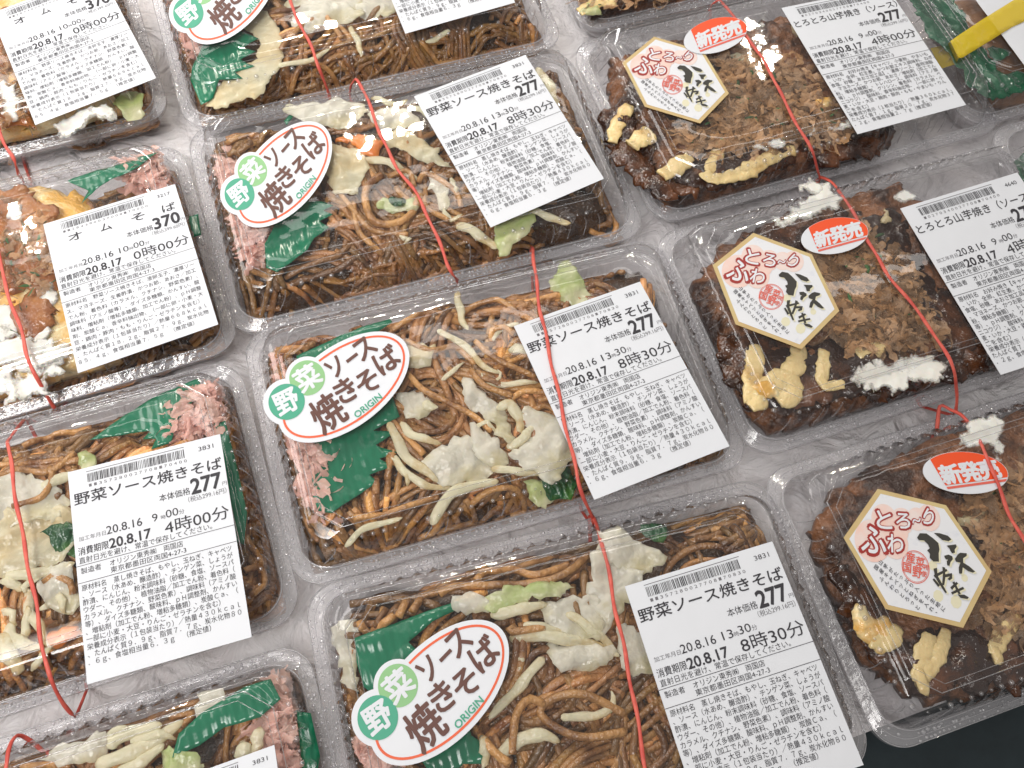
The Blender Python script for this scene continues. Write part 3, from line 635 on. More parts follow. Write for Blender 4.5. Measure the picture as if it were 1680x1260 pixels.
def new_art():
    a = Art(); cx, cy_, ra, rb, th = 892.0, 520.0, 622.0, 330.0, math.radians(9)
    E_ = np.array([(cx + ra * math.cos(t_) * math.cos(th) + rb * math.sin(t_) * math.sin(th), cy_ - ra * math.cos(t_) * math.sin(th) + rb * math.sin(t_) * math.cos(th)) for t_ in np.arange(96) * 2 * math.pi / 96])
    a.outline = [E_]
    def clip(P, p, nrm):
        out = []; n = len(P)
        for i in range(n):
            A_, B_ = P[i], P[(i + 1) % n]; da, db = np.dot(A_ - p, nrm), np.dot(B_ - p, nrm)
            if da >= 0: out.append(A_)
            if da * db < 0: out.append(A_ + (B_ - A_) * da / (da - db))
        return np.array(out)
    d1 = np.array([180, 420.]); n1_ = np.array([d1[1], -d1[0]]) / np.linalg.norm(d1); left = np.array([410, 390.])
    d2 = np.array([890, -240.]); n2_ = np.array([d2[1], -d2[0]]) / np.linalg.norm(d2); bot = np.array([570, 765.])
    E2 = cx * 0 + E_.mean(0) + (E_ - E_.mean(0)) * .985
    P = clip(clip(E2, left, n1_), bot, n2_); a.poly('red_ink', P, 2)
    s1 = clip(clip(clip(E2, left, n1_), bot + np.array([0, 24]), -n2_), bot + np.array([0, 62]), n2_); a.poly('seal_ink', s1, 2)
    for ch, x, y in (('新', 665, 575), ('発', 950, 500), ('売', 1235, 425)): a.text('paper', ch, x, y, 290, 315, .045, 4, math.radians(15), True)
    return a
def sticker(key, name, art, src, dst, base, lab, dz=0.0):
    root = PK[key]['root']; z = ZL + .0003 + dz; fn = affine3(src, dst, z)
    b_ = Bag()
    for i, P in enumerate(art.outline):
        n = len(P); xy = fn(P); zz = z - i * .00002
        V = np.concatenate([np.concatenate([xy, np.full((n, 1), zz)], 1), np.concatenate([xy, np.full((n, 1), zz - .0002)], 1)])
        b_.add(V, [list(range(n))] + [[k, (k + 1) % n, n + (k + 1) % n, n + k] for k in range(n)])
    V, F, _ = b_.out(); o = make(name, V, F, M[base], root, smooth=False); o['label'] = lab
    art.apply_sub(fn, root, o, z)
OV = oval_art(); HX = hex_art(); NW = new_art()
src = [(471, 659), (503.5, 620), (640, 585), (537, 677)]      # the two circles, ba, yaki on the middle sticker
for key, dst, lab in (('B3', src, 'white oval name sticker with orange ring and two green circles'),
                      ('B2', [(395.5, 318), (412, 281), (519, 233), (449, 326)], 'white oval name sticker with orange ring and two green circles'),
                      ('B1', [(311, 21), (327, -17), (432, -68), (366, 25)], 'oval name sticker cut off by the top edge'),
                      ('B4', [(621, 1179), (652, 1123), (800, 1066), (696, 1190)], 'white oval name sticker with orange ring and two green circles')):
    sticker(key, 'name_sticker', OV, src, dst, 'paper', lab)
hs = [(455, 70), (1305, 840), (280, 970)]
for key, dst in (('C3', [(1236, 382), (1377, 510), (1207, 532)]), ('C2', [(1073, 60), (1196, 153), (1058, 175)]), ('C4', [(1440, 802), (1627, 938), (1453, 999)])):
    sticker(key, 'name_sticker', HX, hs, dst, 'gold', 'hexagonal gold-edged sticker with brush lettering')
ns = [(665, 575), (1235, 425), (892, 850)]
def nz(p): return [(1290 + x / 11.2, 340 + y / 11.2) for x, y in p]
sticker('C3', 'novelty_sticker', NW, ns, nz(ns), 'paper', 'small oval red and white sticker', .0006)
sticker('C2', 'novelty_sticker', NW, ns, [(1155, 64), (1203, 47), (1174, 86)], 'paper', 'small oval red and white sticker partly on the hexagonal one', .0006)
sticker('C4', 'novelty_sticker', NW, ns, [(1559, 778), (1622, 770), (1590, 810)], 'paper', 'small oval red and white sticker', .0006)
# ------------------------------------------------------------------ food
def px(P, z): return np.array([at(x, y, z)[:2] for x, y in P])
def cr(P, ox, oy, s): return [(ox + x / s, oy + y / s) for x, y in P]
def inner(key, u, v):
    """distance inside the tray walls"""
    p = PK[key]; return min(p['W'] / 2 - .0080 - abs(u), p['D'] / 2 - .0075 - abs(v)) - .0045 * max(0, fbm(u, v, 40, 9) + .15)
ZONE = {}
def zone(key, P): ZONE.setdefault(key, []).append([to_local(key, at(x, y, .006)) for x, y in P])
def ztop(key, u, v, zmax=.0125):
    if any(inpoly(Z, u, v) for Z in ZONE.get(key, ())): zmax -= .0085
    d = max(0.0, inner(key, u, v)); return -.012 + (zmax + .012) * (1 - math.exp(-d / .0062))
def to_local(key, xy):
    p = PK[key]; c, s = math.cos(p['th']), math.sin(p['th']); d = np.asarray(xy)[:2] - p['cen']
    return d[0] * c + d[1] * s, -d[0] * s + d[1] * c
def inpoly(P, x, y):
    c = False; n = len(P)
    for i in range(n):
        x0, y0 = P[i]; x1, y1 = P[(i + 1) % n]
        if (y0 > y) != (y1 > y) and x < (x1 - x0) * (y - y0) / (y1 - y0) + x0: c = not c
    return c
def mass(key, material, zmax, name, label, cat, u0=-1, u1=1):
    p = PK[key]; hw = p['W'] / 2 - .0105; hd = p['D'] / 2 - .0100; r = .014; P = []
    for cx, cy_, a0 in ((hw - r, hd - r, 0), (-hw + r, hd - r, 90), (-hw + r, -hd + r, 180), (hw - r, -hd + r, 270)):
        for k in range(7): a = math.radians(a0 + 15 * k); P.append(local(key, cx + r * math.cos(a), cy_ + r * math.sin(a)))
    def zf(x, y):
        u, v = to_local(key, (x, y)); return ztop(key, u, v, zmax) + .003 * fbm(x, y, 110, 3)
    V, F = blob(P, 0, thick=.004, zfun=zf, step=.004, smooth=False); return V, F
def noodle_path(key, rs, zoff, L_, curl=1.0):
    p = PK[key]; hw = p['W'] / 2 - .0095; hd = p['D'] / 2 - .0090
    u, v = rs.uniform(-hw, hw), rs.uniform(-hd, hd); a = rs.uniform(0, 2 * math.pi); k0 = rs.gauss(0, 22) * curl; P = []; st = .0022
    ph = rs.uniform(0, 6); w = rs.uniform(60, 160)
    for i in range(int(L_ / st)):
        k = k0 + 30 * math.sin(ph + i * st * w); a += k * st
        du, dv = math.cos(a) * st, math.sin(a) * st
        # turn away from the wall
        if abs(u + du) > hw or abs(v + dv) > hd:
            nu = -np.sign(u) if abs(u + du) > hw else 0; nv = -np.sign(v) if abs(v + dv) > hd else 0
            s_ = math.cos(a) * nv - math.sin(a) * nu; a += .45 * (1 if s_ > 0 else -1)
            du, dv = math.cos(a) * st * .8, math.sin(a) * st * .8
            u = max(-hw, min(hw, u + du)); v = max(-hd, min(hd, v + dv))
        else: u += du; v += dv
        P.append((u, v, a))
    return P
def noodles(key, n_b, seed, zmax, label, extra=(), shade=None):
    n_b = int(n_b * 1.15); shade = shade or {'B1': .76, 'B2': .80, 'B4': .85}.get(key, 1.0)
    rs = random.Random(seed); B = Bag(); p = PK[key]
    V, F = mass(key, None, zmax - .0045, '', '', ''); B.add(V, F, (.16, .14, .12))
    for b_ in range(n_b):
        f = b_ / n_b; zl = -.0035 + .0040 * f
        P = noodle_path(key, rs, 0, rs.uniform(.035, .11), rs.choice([.3, .6, 1, 2.2])); ns = rs.choice([2, 3, 4, 5, 6])
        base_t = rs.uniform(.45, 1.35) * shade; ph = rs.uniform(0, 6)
        for s_ in range(ns):
            off = (s_ - (ns - 1) / 2) * .0030; Q = []
            o2 = rs.uniform(-.001, .001); zz = rs.uniform(-.0012, .0012); cut0 = rs.randint(0, 6); cut1 = rs.randint(0, 6)
            for i, (u, v, a) in enumerate(P[cut0:len(P) - cut1]):
                o_ = off * (1 + .5 * math.sin(ph + i * .13)) + o2
                uu, vv = u - math.sin(a) * o_, v + math.cos(a) * o_
                uu = max(-(p['W'] / 2 - .0088), min(p['W'] / 2 - .0088, uu)); vv = max(-(p['D'] / 2 - .0084), min(p['D'] / 2 - .0084, vv))
                zt = ztop(key, uu, vv, zmax) + zl + zz + .0016 * math.sin(ph + i * .19 + s_ * .5) + .0022 * fbm(uu, vv, 45, seed)
                x, y = local(key, uu, vv); Q.append((x, y, min(zt, .0165)))
            if len(Q) < 6: continue
            Q = np.array(Q); t_ = base_t * rs.uniform(.75, 1.25); pale = rs.random() < .07
            if pale: t_ *= 1.9
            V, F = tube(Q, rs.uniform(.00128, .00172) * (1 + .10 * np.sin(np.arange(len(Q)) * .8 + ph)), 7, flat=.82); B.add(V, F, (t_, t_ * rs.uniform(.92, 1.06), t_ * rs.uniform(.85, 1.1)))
    for P, zo, r in extra:          # noodles that can be followed in the photograph
        zz = .0135 + zo; Q = catmull([(*at(x, y, zz)[:2], zz) for x, y in P], .002)
        for i, q in enumerate(Q):
            u, v = to_local(key, q); hu, hv = p['W'] / 2 - .0092, p['D'] / 2 - .0088
            u = max(-hu, min(hu, u)); v = max(-hv, min(hv, v)); Q[i][:2] = local(key, u, v); Q[i][2] = min(zz, ztop(key, u, v, zmax) + .004) + .0012 * math.sin(i * .3)
        t_ = rs.uniform(1.1, 1.6) * (shade + 1) / 2; V, F = tube(Q, r or .0014, 8); B.add(V, F, (t_, t_ * 1.03, t_))
    V, F, T = B.out()
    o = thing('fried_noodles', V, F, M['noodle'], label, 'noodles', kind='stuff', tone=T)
    return o
_seed = [10]
def leaf(P, z, name, label, group, m='cabbage', thick=.0004, ruffle=.0026, dome=.0006, edge=.002, cat='vegetable', curl=None, rs=90):
    _seed[0] += 1
    if m in ('cabbage', 'cabbage_green', 'onion'): c_ = np.mean(P, 0); P = [tuple(c_ + (np.array(p) - c_) * 1.10) for p in P]
    V, F = blob(px(P, z), z, thick=thick, dome=dome, ruffle=ruffle, rs=rs, edge=edge, seed=_seed[0], step=.0016, curl=curl)
    V[:, 2] = np.minimum(V[:, 2], .0186)
    return thing(name, V, F, M[m], label, cat, group)
SPR = {}
def sprout(P, z, r, label, group, m='sprout', name='bean_sprout'):
    _seed[0] += 1; r = r * .68
    Q = catmull([(*at(x, y, z)[:2], z) for x, y in P], .0018); n = len(Q); t_ = np.linspace(0, 1, n)
    R = r * (.35 + .85 * np.sin(np.pi * (t_ * .8 + .16)) ** .8) * (1 + .10 * np.sin(t_ * 17 + _seed[0])); R[0] *= .5; R[-1] *= .35; Q[:, 0] += .0005 * np.sin(t_ * 13 + _seed[0] * 2)
    Q[:, 2] += .0009 * np.sin(t_ * 7 + _seed[0]); Q[:, 2] = np.minimum(Q[:, 2], .0165)
    V, F = tube(Q, R, 10, flat=.55); o = thing(name, V, F, M[m], label, 'bean sprout', group); SPR.setdefault(group, []).append((sum(p[0] for p in P) / len(P), r, o)); return o
def inpoly(P, x, y):
    c = False; n = len(P)
    for i in range(n):
        x0, y0 = P[i]; x1, y1 = P[(i + 1) % n]
        if (y0 > y) != (y1 > y) and x < (x1 - x0) * (y - y0) / (y1 - y0) + x0: c = not c
    return c
def rnd_in(P, rs):
    P = np.array(P); mn, mxx = P.min(0), P.max(0)
    for _ in range(400):
        x, y = rs.uniform(mn[0], mxx[0]), rs.uniform(mn[1], mxx[1])
        if inpoly(P, x, y): return x, y
    return P.mean(0)
def strips(poly, n, z0, z1, L_, w, seed, thick=.0008, bend=60, dirn=None, spread=3.2, tone=(.8, 1.2)):
    """heap of short bent ribbons inside a photo polygon"""
    rs = random.Random(seed); B = Bag(); Pw = px(poly, (z0 + z1) / 2)
    for i in range(n):
        x, y = rnd_in(Pw, rs); z = z0 + (z1 - z0) * (i / n) + rs.uniform(-.001, .001); a = (dirn if dirn is not None else 0) + rs.uniform(-spread, spread) / 2
        k = rs.gauss(0, bend); ll = L_ * rs.uniform(.5, 1.3); st = .0016; m_ = max(4, int(ll / st)); Q = []
        x -= math.cos(a) * ll / 2; y -= math.sin(a) * ll / 2; tilt = rs.uniform(-.25, .25)
        for j in range(m_):
            a += k * st; x += math.cos(a) * st; y += math.sin(a) * st
            Q.append((x, y, min(.0175, z + tilt * (j - m_ / 2) * st + .0008 * math.sin(j * .9 + i))))
        ww = w * rs.uniform(.6, 1.3); t_ = rs.uniform(*tone)
        V, F = tube(np.array(Q), ww / 2 * (.5 + .6 * np.sin(np.pi * np.linspace(.08, .95, m_))), 8, flat=thick / ww); B.add(V, F, (t_, t_, t_))
    return B.out()
def ribbons(poly, n, z0, z1, L_, w, seed, tone=(.6, 1.5), key=None):
    """paper-thin shaved flakes, each twisting along its length"""
    rs = random.Random(seed); B = Bag(); Pw = px(poly, (z0 + z1) / 2)
    for i in range(n):
        x, y = rnd_in(Pw, rs); z = z0 + (z1 - z0) * (i / n) + rs.uniform(-.0012, .0012); a = rs.uniform(0, 6.28); k = rs.gauss(0, 130); ll = L_ * rs.uniform(.35, 1.5); st = .0012; m_ = max(5, int(ll / st))
        x -= math.cos(a) * ll / 2; y -= math.sin(a) * ll / 2; roll = rs.uniform(-1.2, 1.2); dr = rs.gauss(0, .14); tilt = rs.uniform(-.3, .3); V = []; ww = w * rs.uniform(.25, 1.2); ph = rs.uniform(0, 6)
        for j in range(m_):
            a += k * st; x += math.cos(a) * st; y += math.sin(a) * st; roll += dr; zz = z + tilt * (j - m_ / 2) * st + .0008 * math.sin(j * .7 + ph)
            h_ = ww / 2 * (.35 + .65 * math.sin(math.pi * (j + .5) / m_)) * (1 + .35 * math.sin(j * 1.9 + ph))
            sx, sy, sz = -math.sin(a) * math.cos(roll) * h_, math.cos(a) * math.cos(roll) * h_, math.sin(roll) * h_ * .5
            V += [(x - sx, y - sy, zz - sz), (x + sx * .1, y + sy * .1, zz + .0004), (x + sx, y + sy, zz + sz)]
        if key and any(inner(key, *to_local(key, q)) < .0002 or q[2] > .0178 for q in V): continue
        F = []
        for j in range(m_ - 1): F += [[j * 3, j * 3 + 1, j * 3 + 4, j * 3 + 3], [j * 3 + 1, j * 3 + 2, j * 3 + 5, j * 3 + 4]]
        t_ = rs.uniform(*tone); B.add(np.array(V), F, (t_, t_ * .95, t_ * .9))
    return B.out()
def ginger(key, poly, n, z0, z1, label, seed):
    V, F, T = ribbons(poly, int(n * 9), z0, z1, .013, .0045, seed, tone=(.8, 1.1), key=key)
    return thing('pickled_ginger', V, F, M['ginger'], label, 'ginger', kind='stuff', tone=T)
def film(P, z, label, teeth=(), ruffle=.0012, name='grass_shaped_film', m='baran', dome=.0):
    _seed[0] += 1
    V, F = blob(px(P, z), z, thick=.00035, ruffle=ruffle, rs=55, dome=dome, seed=_seed[0], step=.0016, smooth=False)
    V[:, 2] = np.minimum(V[:, 2], .0178)
    return thing(name, V, F, M[m], label, 'plastic leaf' if m == 'baran' else 'leaf')

g = 'cabbage pieces in '; gs = 'bean sprouts in '
H = 'among the fried noodles in '
c5 = lambda P: cr(P, 560, 420, 3)
c5b = lambda P: cr(P, 560, 480, 3)
c2_ = lambda P: cr(P, 560, 0, 3)
c8 = lambda P: cr(P, 560, 840, 3)
c7 = lambda P: cr(P, 0, 840, 3)
c4_ = lambda P: cr(P, 0, 420, 3)
c1_ = lambda P: cr(P, 0, 0, 3)
c3t = lambda P: cr(P, 1120, 0, 3)
c6 = lambda P: cr(P, 1120, 420, 3)
# ---- B3
for key_, P_ in (('B3', [(470, 600), (520, 560), (640, 540), (610, 620), (640, 690), (640, 770), (560, 835), (515, 845), (480, 790)]), ('B2', [(362, 270), (440, 230), (540, 300), (540, 350), (500, 400), (450, 445), (400, 430)]),
                  ('B1', [(290, 10), (430, 10), (455, 80), (430, 140), (345, 172), (300, 110)]), ('B4', [(570, 1150), (590, 1040), (760, 990), (820, 1080), (780, 1240), (640, 1300)]),
                  ('A3', [(190, 690), (270, 640), (390, 640), (410, 720), (440, 860), (430, 960), (395, 960), (350, 720), (230, 740)]), ('A4', [(280, 1240), (300, 1190), (440, 1110), (500, 1090), (530, 1280), (300, 1300)]),
                  ('A2', [(120, 290), (260, 245), (300, 260), (320, 340), (330, 390), (280, 300), (130, 330)])): zone(key_, P_)
k = 'B3'; ph = PK[k]['ph']
noodles(k, 95, 3, .0115, 'glossy brown fried noodles filling ' + ph, [(c5b(P), zo, 0) for P, zo in (
    ([(330, 400), (400, 480), (520, 540), (650, 600), (740, 680)], .001), ([(640, 380), (700, 460), (840, 510)], .002), ([(660, 240), (760, 330), (960, 410)], .001), ([(820, 540), (900, 490), (1030, 500)], 0), ([(320, 240), (440, 290), (560, 270), (660, 350)], .001),
    ([(640, 1020), (740, 960), (880, 950), (920, 1010), (860, 1070)], 0), ([(480, 1170), (560, 1190), (660, 1150), (660, 1060), (610, 1000)], 0), ([(60, 1100), (200, 1080), (380, 1020), (480, 990)], .001), ([(740, 240), (740, 190), (800, 175), (850, 210)], .001), ([(60, 190), (40, 150), (90, 150), (90, 200)], -.002), ([(390, 1240), (430, 1160), (520, 1060)], 0), ([(250, 190), (420, 90), (560, 110), (720, 30), (860, 90)], -.003), ([(900, 620), (1000, 560), (1070, 610)], -.001))])
for P, m, d in (([(400, 830), (600, 715), (745, 850), (700, 910), (560, 935), (430, 890)], 'cabbage', 'translucent white squarish cabbage piece low in the heap of '),
                ([(905, 595), (1080, 640), (1140, 760), (1050, 920), (990, 900), (820, 800), (900, 740)], 'cabbage', 'largest pale cabbage piece, touching the price label, in '),
                ([(640, 400), (585, 470), (620, 540), (750, 640), (760, 700), (825, 715), (820, 640), (790, 560), (680, 490)], 'cabbage', 'long slanting cabbage strip in the centre of '),
                ([(265, 510), (345, 475), (440, 530), (445, 560), (370, 610), (290, 550)], 'cabbage', 'small folded cabbage piece right of the oval sticker on '),
                ([(640, 640), (700, 690), (790, 770), (800, 830), (720, 840), (650, 750)], 'cabbage', 'curled cabbage piece between the two large ones in '),
                ([(330, 290), (440, 250), (460, 320), (380, 370), (330, 340)], 'onion', 'soft onion piece right of the oval sticker tip on ')):
    leaf(c5b(P), .0150, 'cabbage_piece' if m == 'cabbage' else 'onion_piece', d + ph, g + ph, m, ruffle=.0026, rs=70)
leaf(c5([(1040, 100), (1130, 40), (1235, 200), (1200, 260), (1080, 210), (1040, 160)]), .009, 'cabbage_piece', 'pale green cabbage piece above the price label in ' + ph, g + ph, 'cabbage_green', ruffle=.003)
leaf(c5b([(1000, 900), (1110, 840), (1170, 940), (1120, 1010), (1020, 1000)]), .012, 'green_leaf_piece', 'dark green leaf piece beside the lower label corner in ' + ph, g + ph, 'bok')
leaf(c5b([(920, 940), (1010, 930), (1060, 1010), (980, 1050), (930, 1010)]), .011, 'cabbage_piece', 'greenish cabbage stem below the large piece in ' + ph, g + ph, 'cabbage_green')
for P, r in (([(470, 190), (560, 230), (650, 300), (720, 380), (780, 400)], .0021), ([(240, 640), (290, 760), (370, 850), (480, 930)], .0028), ([(290, 640), (370, 710), (490, 740)], .0024), ([(260, 800), (330, 900), (420, 950), (540, 960)], .0022), ([(450, 1140), (520, 1010), (640, 950), (780, 925)], .0030), ([(20, 1250), (120, 1160), (300, 1110)], .0018),
             ([(570, 0), (590, 110), (620, 190)], .0022), ([(750, 240), (780, 180), (880, 155)], .0015), ([(720, 450), (830, 450), (970, 440)], .0018), ([(810, 760), (880, 730), (950, 650)], .0026), ([(740, 860), (850, 880), (1000, 890)], .0022), ([(770, 570), (830, 550), (870, 610), (890, 690)], .0030), ([(400, 540), (470, 570)], .003), ([(690, 400), (720, 440), (780, 420), (770, 380)], .0010), ([(830, 290), (860, 270), (910, 300)], .0030), ([(490, 430), (560, 380), (600, 340)], .0014), ([(660, 660), (720, 640), (760, 690)], .0013), ([(330, 950), (300, 860), (250, 810)], .0013)):
    sprout(c5b(P), .0152, r, 'pale cooked bean sprout lying on the noodles in ' + ph, gs + ph)
film([(486, 584), (560, 548), (640, 522), (644, 527), (600, 560), (640, 640), (656, 684), (612, 706), (650, 708), (616, 730), (652, 742), (622, 752), (646, 764), (606, 778), (620, 790), (560, 830), (545, 842), (522, 838), (508, 800), (520, 740), (500, 660)], .0130, 'jagged dark green plastic sheet below the oval sticker on ' + ph)
ginger(k, [(474, 700), (515, 722), (546, 722), (545, 790), (530, 835), (505, 820), (482, 760)], 46, .000, .0135, 'pink pickled ginger below the oval sticker on ' + ph, 1)
ginger(k, [(448, 590), (475, 580), (480, 620), (455, 640)], 12, -.004, .006, 'faint pink ginger strands left of the oval sticker on ' + ph, 2)
# ---- B2
k = 'B2'; ph = PK[k]['ph']
noodles(k, 95, 5, .0110, 'dark brown fried noodles filling ' + ph, [(c2_(P), zo, .0019 if i == 0 else 0) for i, (P, zo) in enumerate((
    ([(200, 860), (130, 920), (120, 1000), (160, 1080), (250, 1090), (340, 1050), (390, 960)], .002), ([(230, 870), (330, 850), (360, 930)], .001), ([(380, 900), (420, 860), (560, 940), (590, 1010)], .001), ([(0, 960), (60, 1040), (150, 1130), (330, 1150)], 0), ([(820, 260), (850, 210), (920, 230), (930, 300)], -.001), ([(400, 960), (430, 1040), (530, 1080)], .001), ([(60, 1000), (90, 1150), (200, 1230)], 0)))])
for P, m, nm, d in (([(545, 240), (585, 250), (597, 280), (578, 318), (545, 310), (535, 270)], 'onion', 'onion_piece', 'round soft onion slice right of the oval sticker in '),
                    ([(630, 215), (690, 225), (735, 270), (700, 262), (640, 240)], 'onion', 'onion_piece', 'long onion piece right of the carrot in '),
                    ([(703, 287), (728, 298), (735, 327), (722, 338), (706, 316)], 'cabbage', 'cabbage_piece', 'small white cabbage piece beside the price label in '),
                    ([(470, 182), (540, 165), (600, 178), (560, 205), (520, 200)], 'cabbage', 'cabbage_piece', 'cabbage piece above the oval sticker in '),
                    ([(610, 185), (660, 180), (680, 205), (630, 212)], 'cabbage', 'cabbage_piece', 'cabbage piece above the carrot in '),
                    ([(815, 365), (850, 345), (880, 350), (840, 400), (815, 410)], 'cabbage_green', 'cabbage_piece', 'green cabbage stem under the lower label corner in ')):
    leaf(P, .0148, nm, d + ph, g + ph, m, ruffle=.002)
leaf(cr([(1060, 300), (1200, 290), (1440, 310), (1430, 390), (1400, 440), (1300, 430), (1160, 370)], 330, 160, 4.8), .0158, 'carrot_piece', 'orange carrot slice near the top of ' + ph, None, 'carrot', thick=.002, ruffle=.0006)
leaf(c2_([(180, 1000), (250, 960), (290, 985), (360, 990), (370, 1030), (300, 1035), (220, 1030)]), .0155, 'green_leaf_piece', 'small bright green leaf inside the noodle coil of ' + ph, None, 'cabbage_green', thick=.001)
leaf(c2_([(230, 985), (270, 965), (330, 1000), (290, 1030)]), .0163, 'green_leaf_piece', 'tiny dark green leaf tip inside the noodle coil of ' + ph, None, 'bok', thick=.001)
for P, r in (([(100, 780), (200, 790), (320, 850), (370, 880)], .0028), ([(570, 1100), (680, 1160), (770, 1220)], .0032), ([(920, 1030), (1000, 1060), (1130, 1100)], .0026), ([(500, 1030), (540, 1080), (590, 1060)], .0016), ([(540, 880), (570, 950)], .0020), ([(290, 1160), (330, 1180), (310, 1200)], .0016), ([(960, 330), (1010, 400), (1060, 510)], .0034), ([(350, 520), (480, 600)], .0022), ([(150, 480), (250, 510), (330, 490)], .002)):
    sprout(c2_(P), .0150, r, 'pale cooked bean sprout lying on the noodles in ' + ph, gs + ph)
film([(548, 337), (530, 345), (546, 352), (524, 362), (540, 372), (515, 390), (505, 410), (455, 446), (437, 440), (434, 400), (450, 372), (455, 345), (500, 330), (530, 330)], .0135, 'dark green plastic grass sheet below the oval sticker on ' + ph)
film([(466, 198), (476, 186), (485, 178), (480, 192), (470, 204)], .0135, 'thin green film tip above the oval sticker on ' + ph)
ginger(k, [(362, 262), (392, 268), (380, 310), (372, 330), (362, 300)], 22, -.004, .008, 'pink pickled ginger left of the oval sticker on ' + ph, 3)
ginger(k, [(376, 345), (400, 355), (440, 362), (430, 430), (408, 425)], 26, .000, .011, 'pink pickled ginger below the oval sticker on ' + ph, 4)
# ---- B1
k = 'B1'; ph = PK[k]['ph']
noodles(k, 95, 8, .0110, 'dark brown fried noodles filling ' + ph, [(P, zo, 0) for P, zo in (([(470, 120), (500, 95), (545, 100), (560, 130)], .001), ([(610, 160), (600, 120), (640, 100), (680, 120)], 0), ([(460, 80), (500, 40), (530, 20)], .001), ([(530, 20), (545, 40), (560, 60)], .002), ([(690, 55), (730, 70), (770, 60)], .001))])
film([(335, 70), (365, 30), (395, 52), (424, 63), (398, 78), (420, 84), (394, 96), (418, 108), (385, 118), (398, 128), (360, 132), (350, 160), (330, 172), (312, 130), (316, 108)], .0152, 'green plastic grass sheet in the left end of ' + ph)
leaf([(426, 24), (448, 43), (460, 71), (452, 114), (417, 152), (352, 169), (345, 160), (372, 128), (412, 100), (424, 70), (400, 45)], .0140, 'onion_piece', 'large pale yellow onion slice beside the green film in ' + ph, None, 'onion', ruffle=.001)
leaf([(478, 19), (490, -6), (583, -8), (581, 31), (531, 36), (514, 52), (497, 47)], .0150, 'cabbage_piece', 'translucent cabbage piece at the top edge in ' + ph, g + ph, 'cabbage')
leaf([(590, -6), (640, -10), (645, 20), (600, 24)], .0140, 'cabbage_piece', 'cabbage piece beside the price label in ' + ph, g + ph, 'cabbage')
ginger(k, [(286, 10), (312, 5), (330, 60), (318, 95), (300, 85)], 30, -.002, .011, 'pink pickled ginger under the oval sticker of ' + ph, 5)
for P in ([(455, 110), (500, 100), (540, 82)], [(575, 45), (590, 75), (592, 95)], [(700, 70), (740, 50)]): sprout(P, .0145, .002, 'pale cooked bean sprout lying on the noodles in ' + ph, gs + ph)
# ---- B4
k = 'B4'; ph = PK[k]['ph']
noodles(k, 95, 11, .0108, 'glossy brown fried noodles filling ' + ph, [(c8(P), zo, .0017) for P, zo in (
    ([(480, 390), (560, 350), (750, 350), (1060, 320), (1240, 180)], .001), ([(670, 310), (720, 250), (850, 260), (960, 300), (1130, 240)], .001), ([(840, 1190), (860, 1000), (930, 920), (1000, 950)], .001), ([(1400, 1080), (1200, 1110), (1060, 1060), (980, 980), (1060, 910), (1200, 900), (1390, 990)], .002), ([(90, 540), (120, 580), (210, 550), (260, 510)], -.002), ([(320, 430), (280, 520)], -.001), ([(390, 415), (350, 490)], -.001), ([(600, 200), (650, 220), (720, 235)], -.006), ([(650, 1050), (750, 1180), (830, 1240)], .001), ([(860, 560), (820, 590), (1000, 570)], .002), ([(1290, 90), (1400, 80), (1440, 120)], -.004))])
for P, m, d in (([(700, 440), (760, 390), (1000, 350), (1110, 330), (1120, 390), (930, 440), (760, 480)], 'cabbage_green', 'long pale green cabbage strip near the top of '),
                ([(1250, 230), (1430, 290), (1440, 400), (1330, 560), (1250, 580), (1230, 440)], 'cabbage', 'tall translucent cabbage piece left of the label in '),
                ([(1010, 660), (1200, 640), (1340, 680), (1330, 730), (1120, 800), (1060, 760)], 'cabbage', 'lowest cabbage flap in the centre of '),
                ([(1010, 440), (1250, 430), (1260, 600), (1100, 610), (1000, 520)], 'cabbage', 'square cabbage piece in the centre of '),
                ([(1380, 560), (1500, 620), (1530, 760), (1440, 790), (1370, 700)], 'cabbage', 'shaded cabbage piece against the label edge in '),
                ([(1280, 110), (1400, 110), (1560, 190), (1560, 270), (1400, 280), (1270, 220)], 'cabbage', 'cabbage piece left of the dark leaf in '),
                ([(560, 420), (640, 400), (730, 440), (720, 490), (600, 500), (540, 470)], 'cabbage', 'cabbage piece above the oval sticker in ')):
    leaf(c8(P), .0150, 'cabbage_piece', d + ph, g + ph, m, ruffle=.0026, rs=70)
leaf(c8([(1450, 80), (1490, 55), (1540, 55), (1600, 90), (1590, 135), (1530, 125), (1470, 105)]), .012, 'green_leaf_piece', 'small dark green leaf above the price label in ' + ph, None, 'bok', ruffle=.0008)
for P, r in (([(830, 620), (950, 610), (1200, 640), (1320, 690)], .0030), ([(1110, 500), (1250, 590), (1370, 710)], .0024), ([(990, 720), (900, 830), (820, 920), (720, 1020)], .0026), ([(1080, 1010), (1260, 1000), (1330, 950), (1330, 880)], .0022), ([(760, 1210), (880, 1120), (1000, 1100), (1080, 1130)], .0034), ([(730, 510), (880, 480), (1010, 450)], .0030), ([(880, 560), (1000, 570), (1100, 600)], .0024), ([(690, 1100), (710, 1200), (700, 1260)], .0022), ([(900, 700), (870, 780)], .0018)):
    sprout(c8(P), .0152, r, 'pale cooked bean sprout lying on the noodles in ' + ph, gs + ph)
film(c8([(65, 620), (330, 520), (610, 425), (570, 480), (450, 540), (330, 640), (600, 900), (640, 1100), (740, 1160), (700, 1240), (600, 1240), (540, 1300), (420, 1260), (300, 1100), (160, 900), (110, 860), (75, 740)]), .0130, 'dark green plastic grass sheet under the oval sticker on ' + ph)
ginger(k, c8([(30, 1150), (90, 1130), (260, 1240), (200, 1300), (80, 1300)]), 22, -.002, .010, 'pink pickled ginger at the bottom edge in ' + ph, 6)
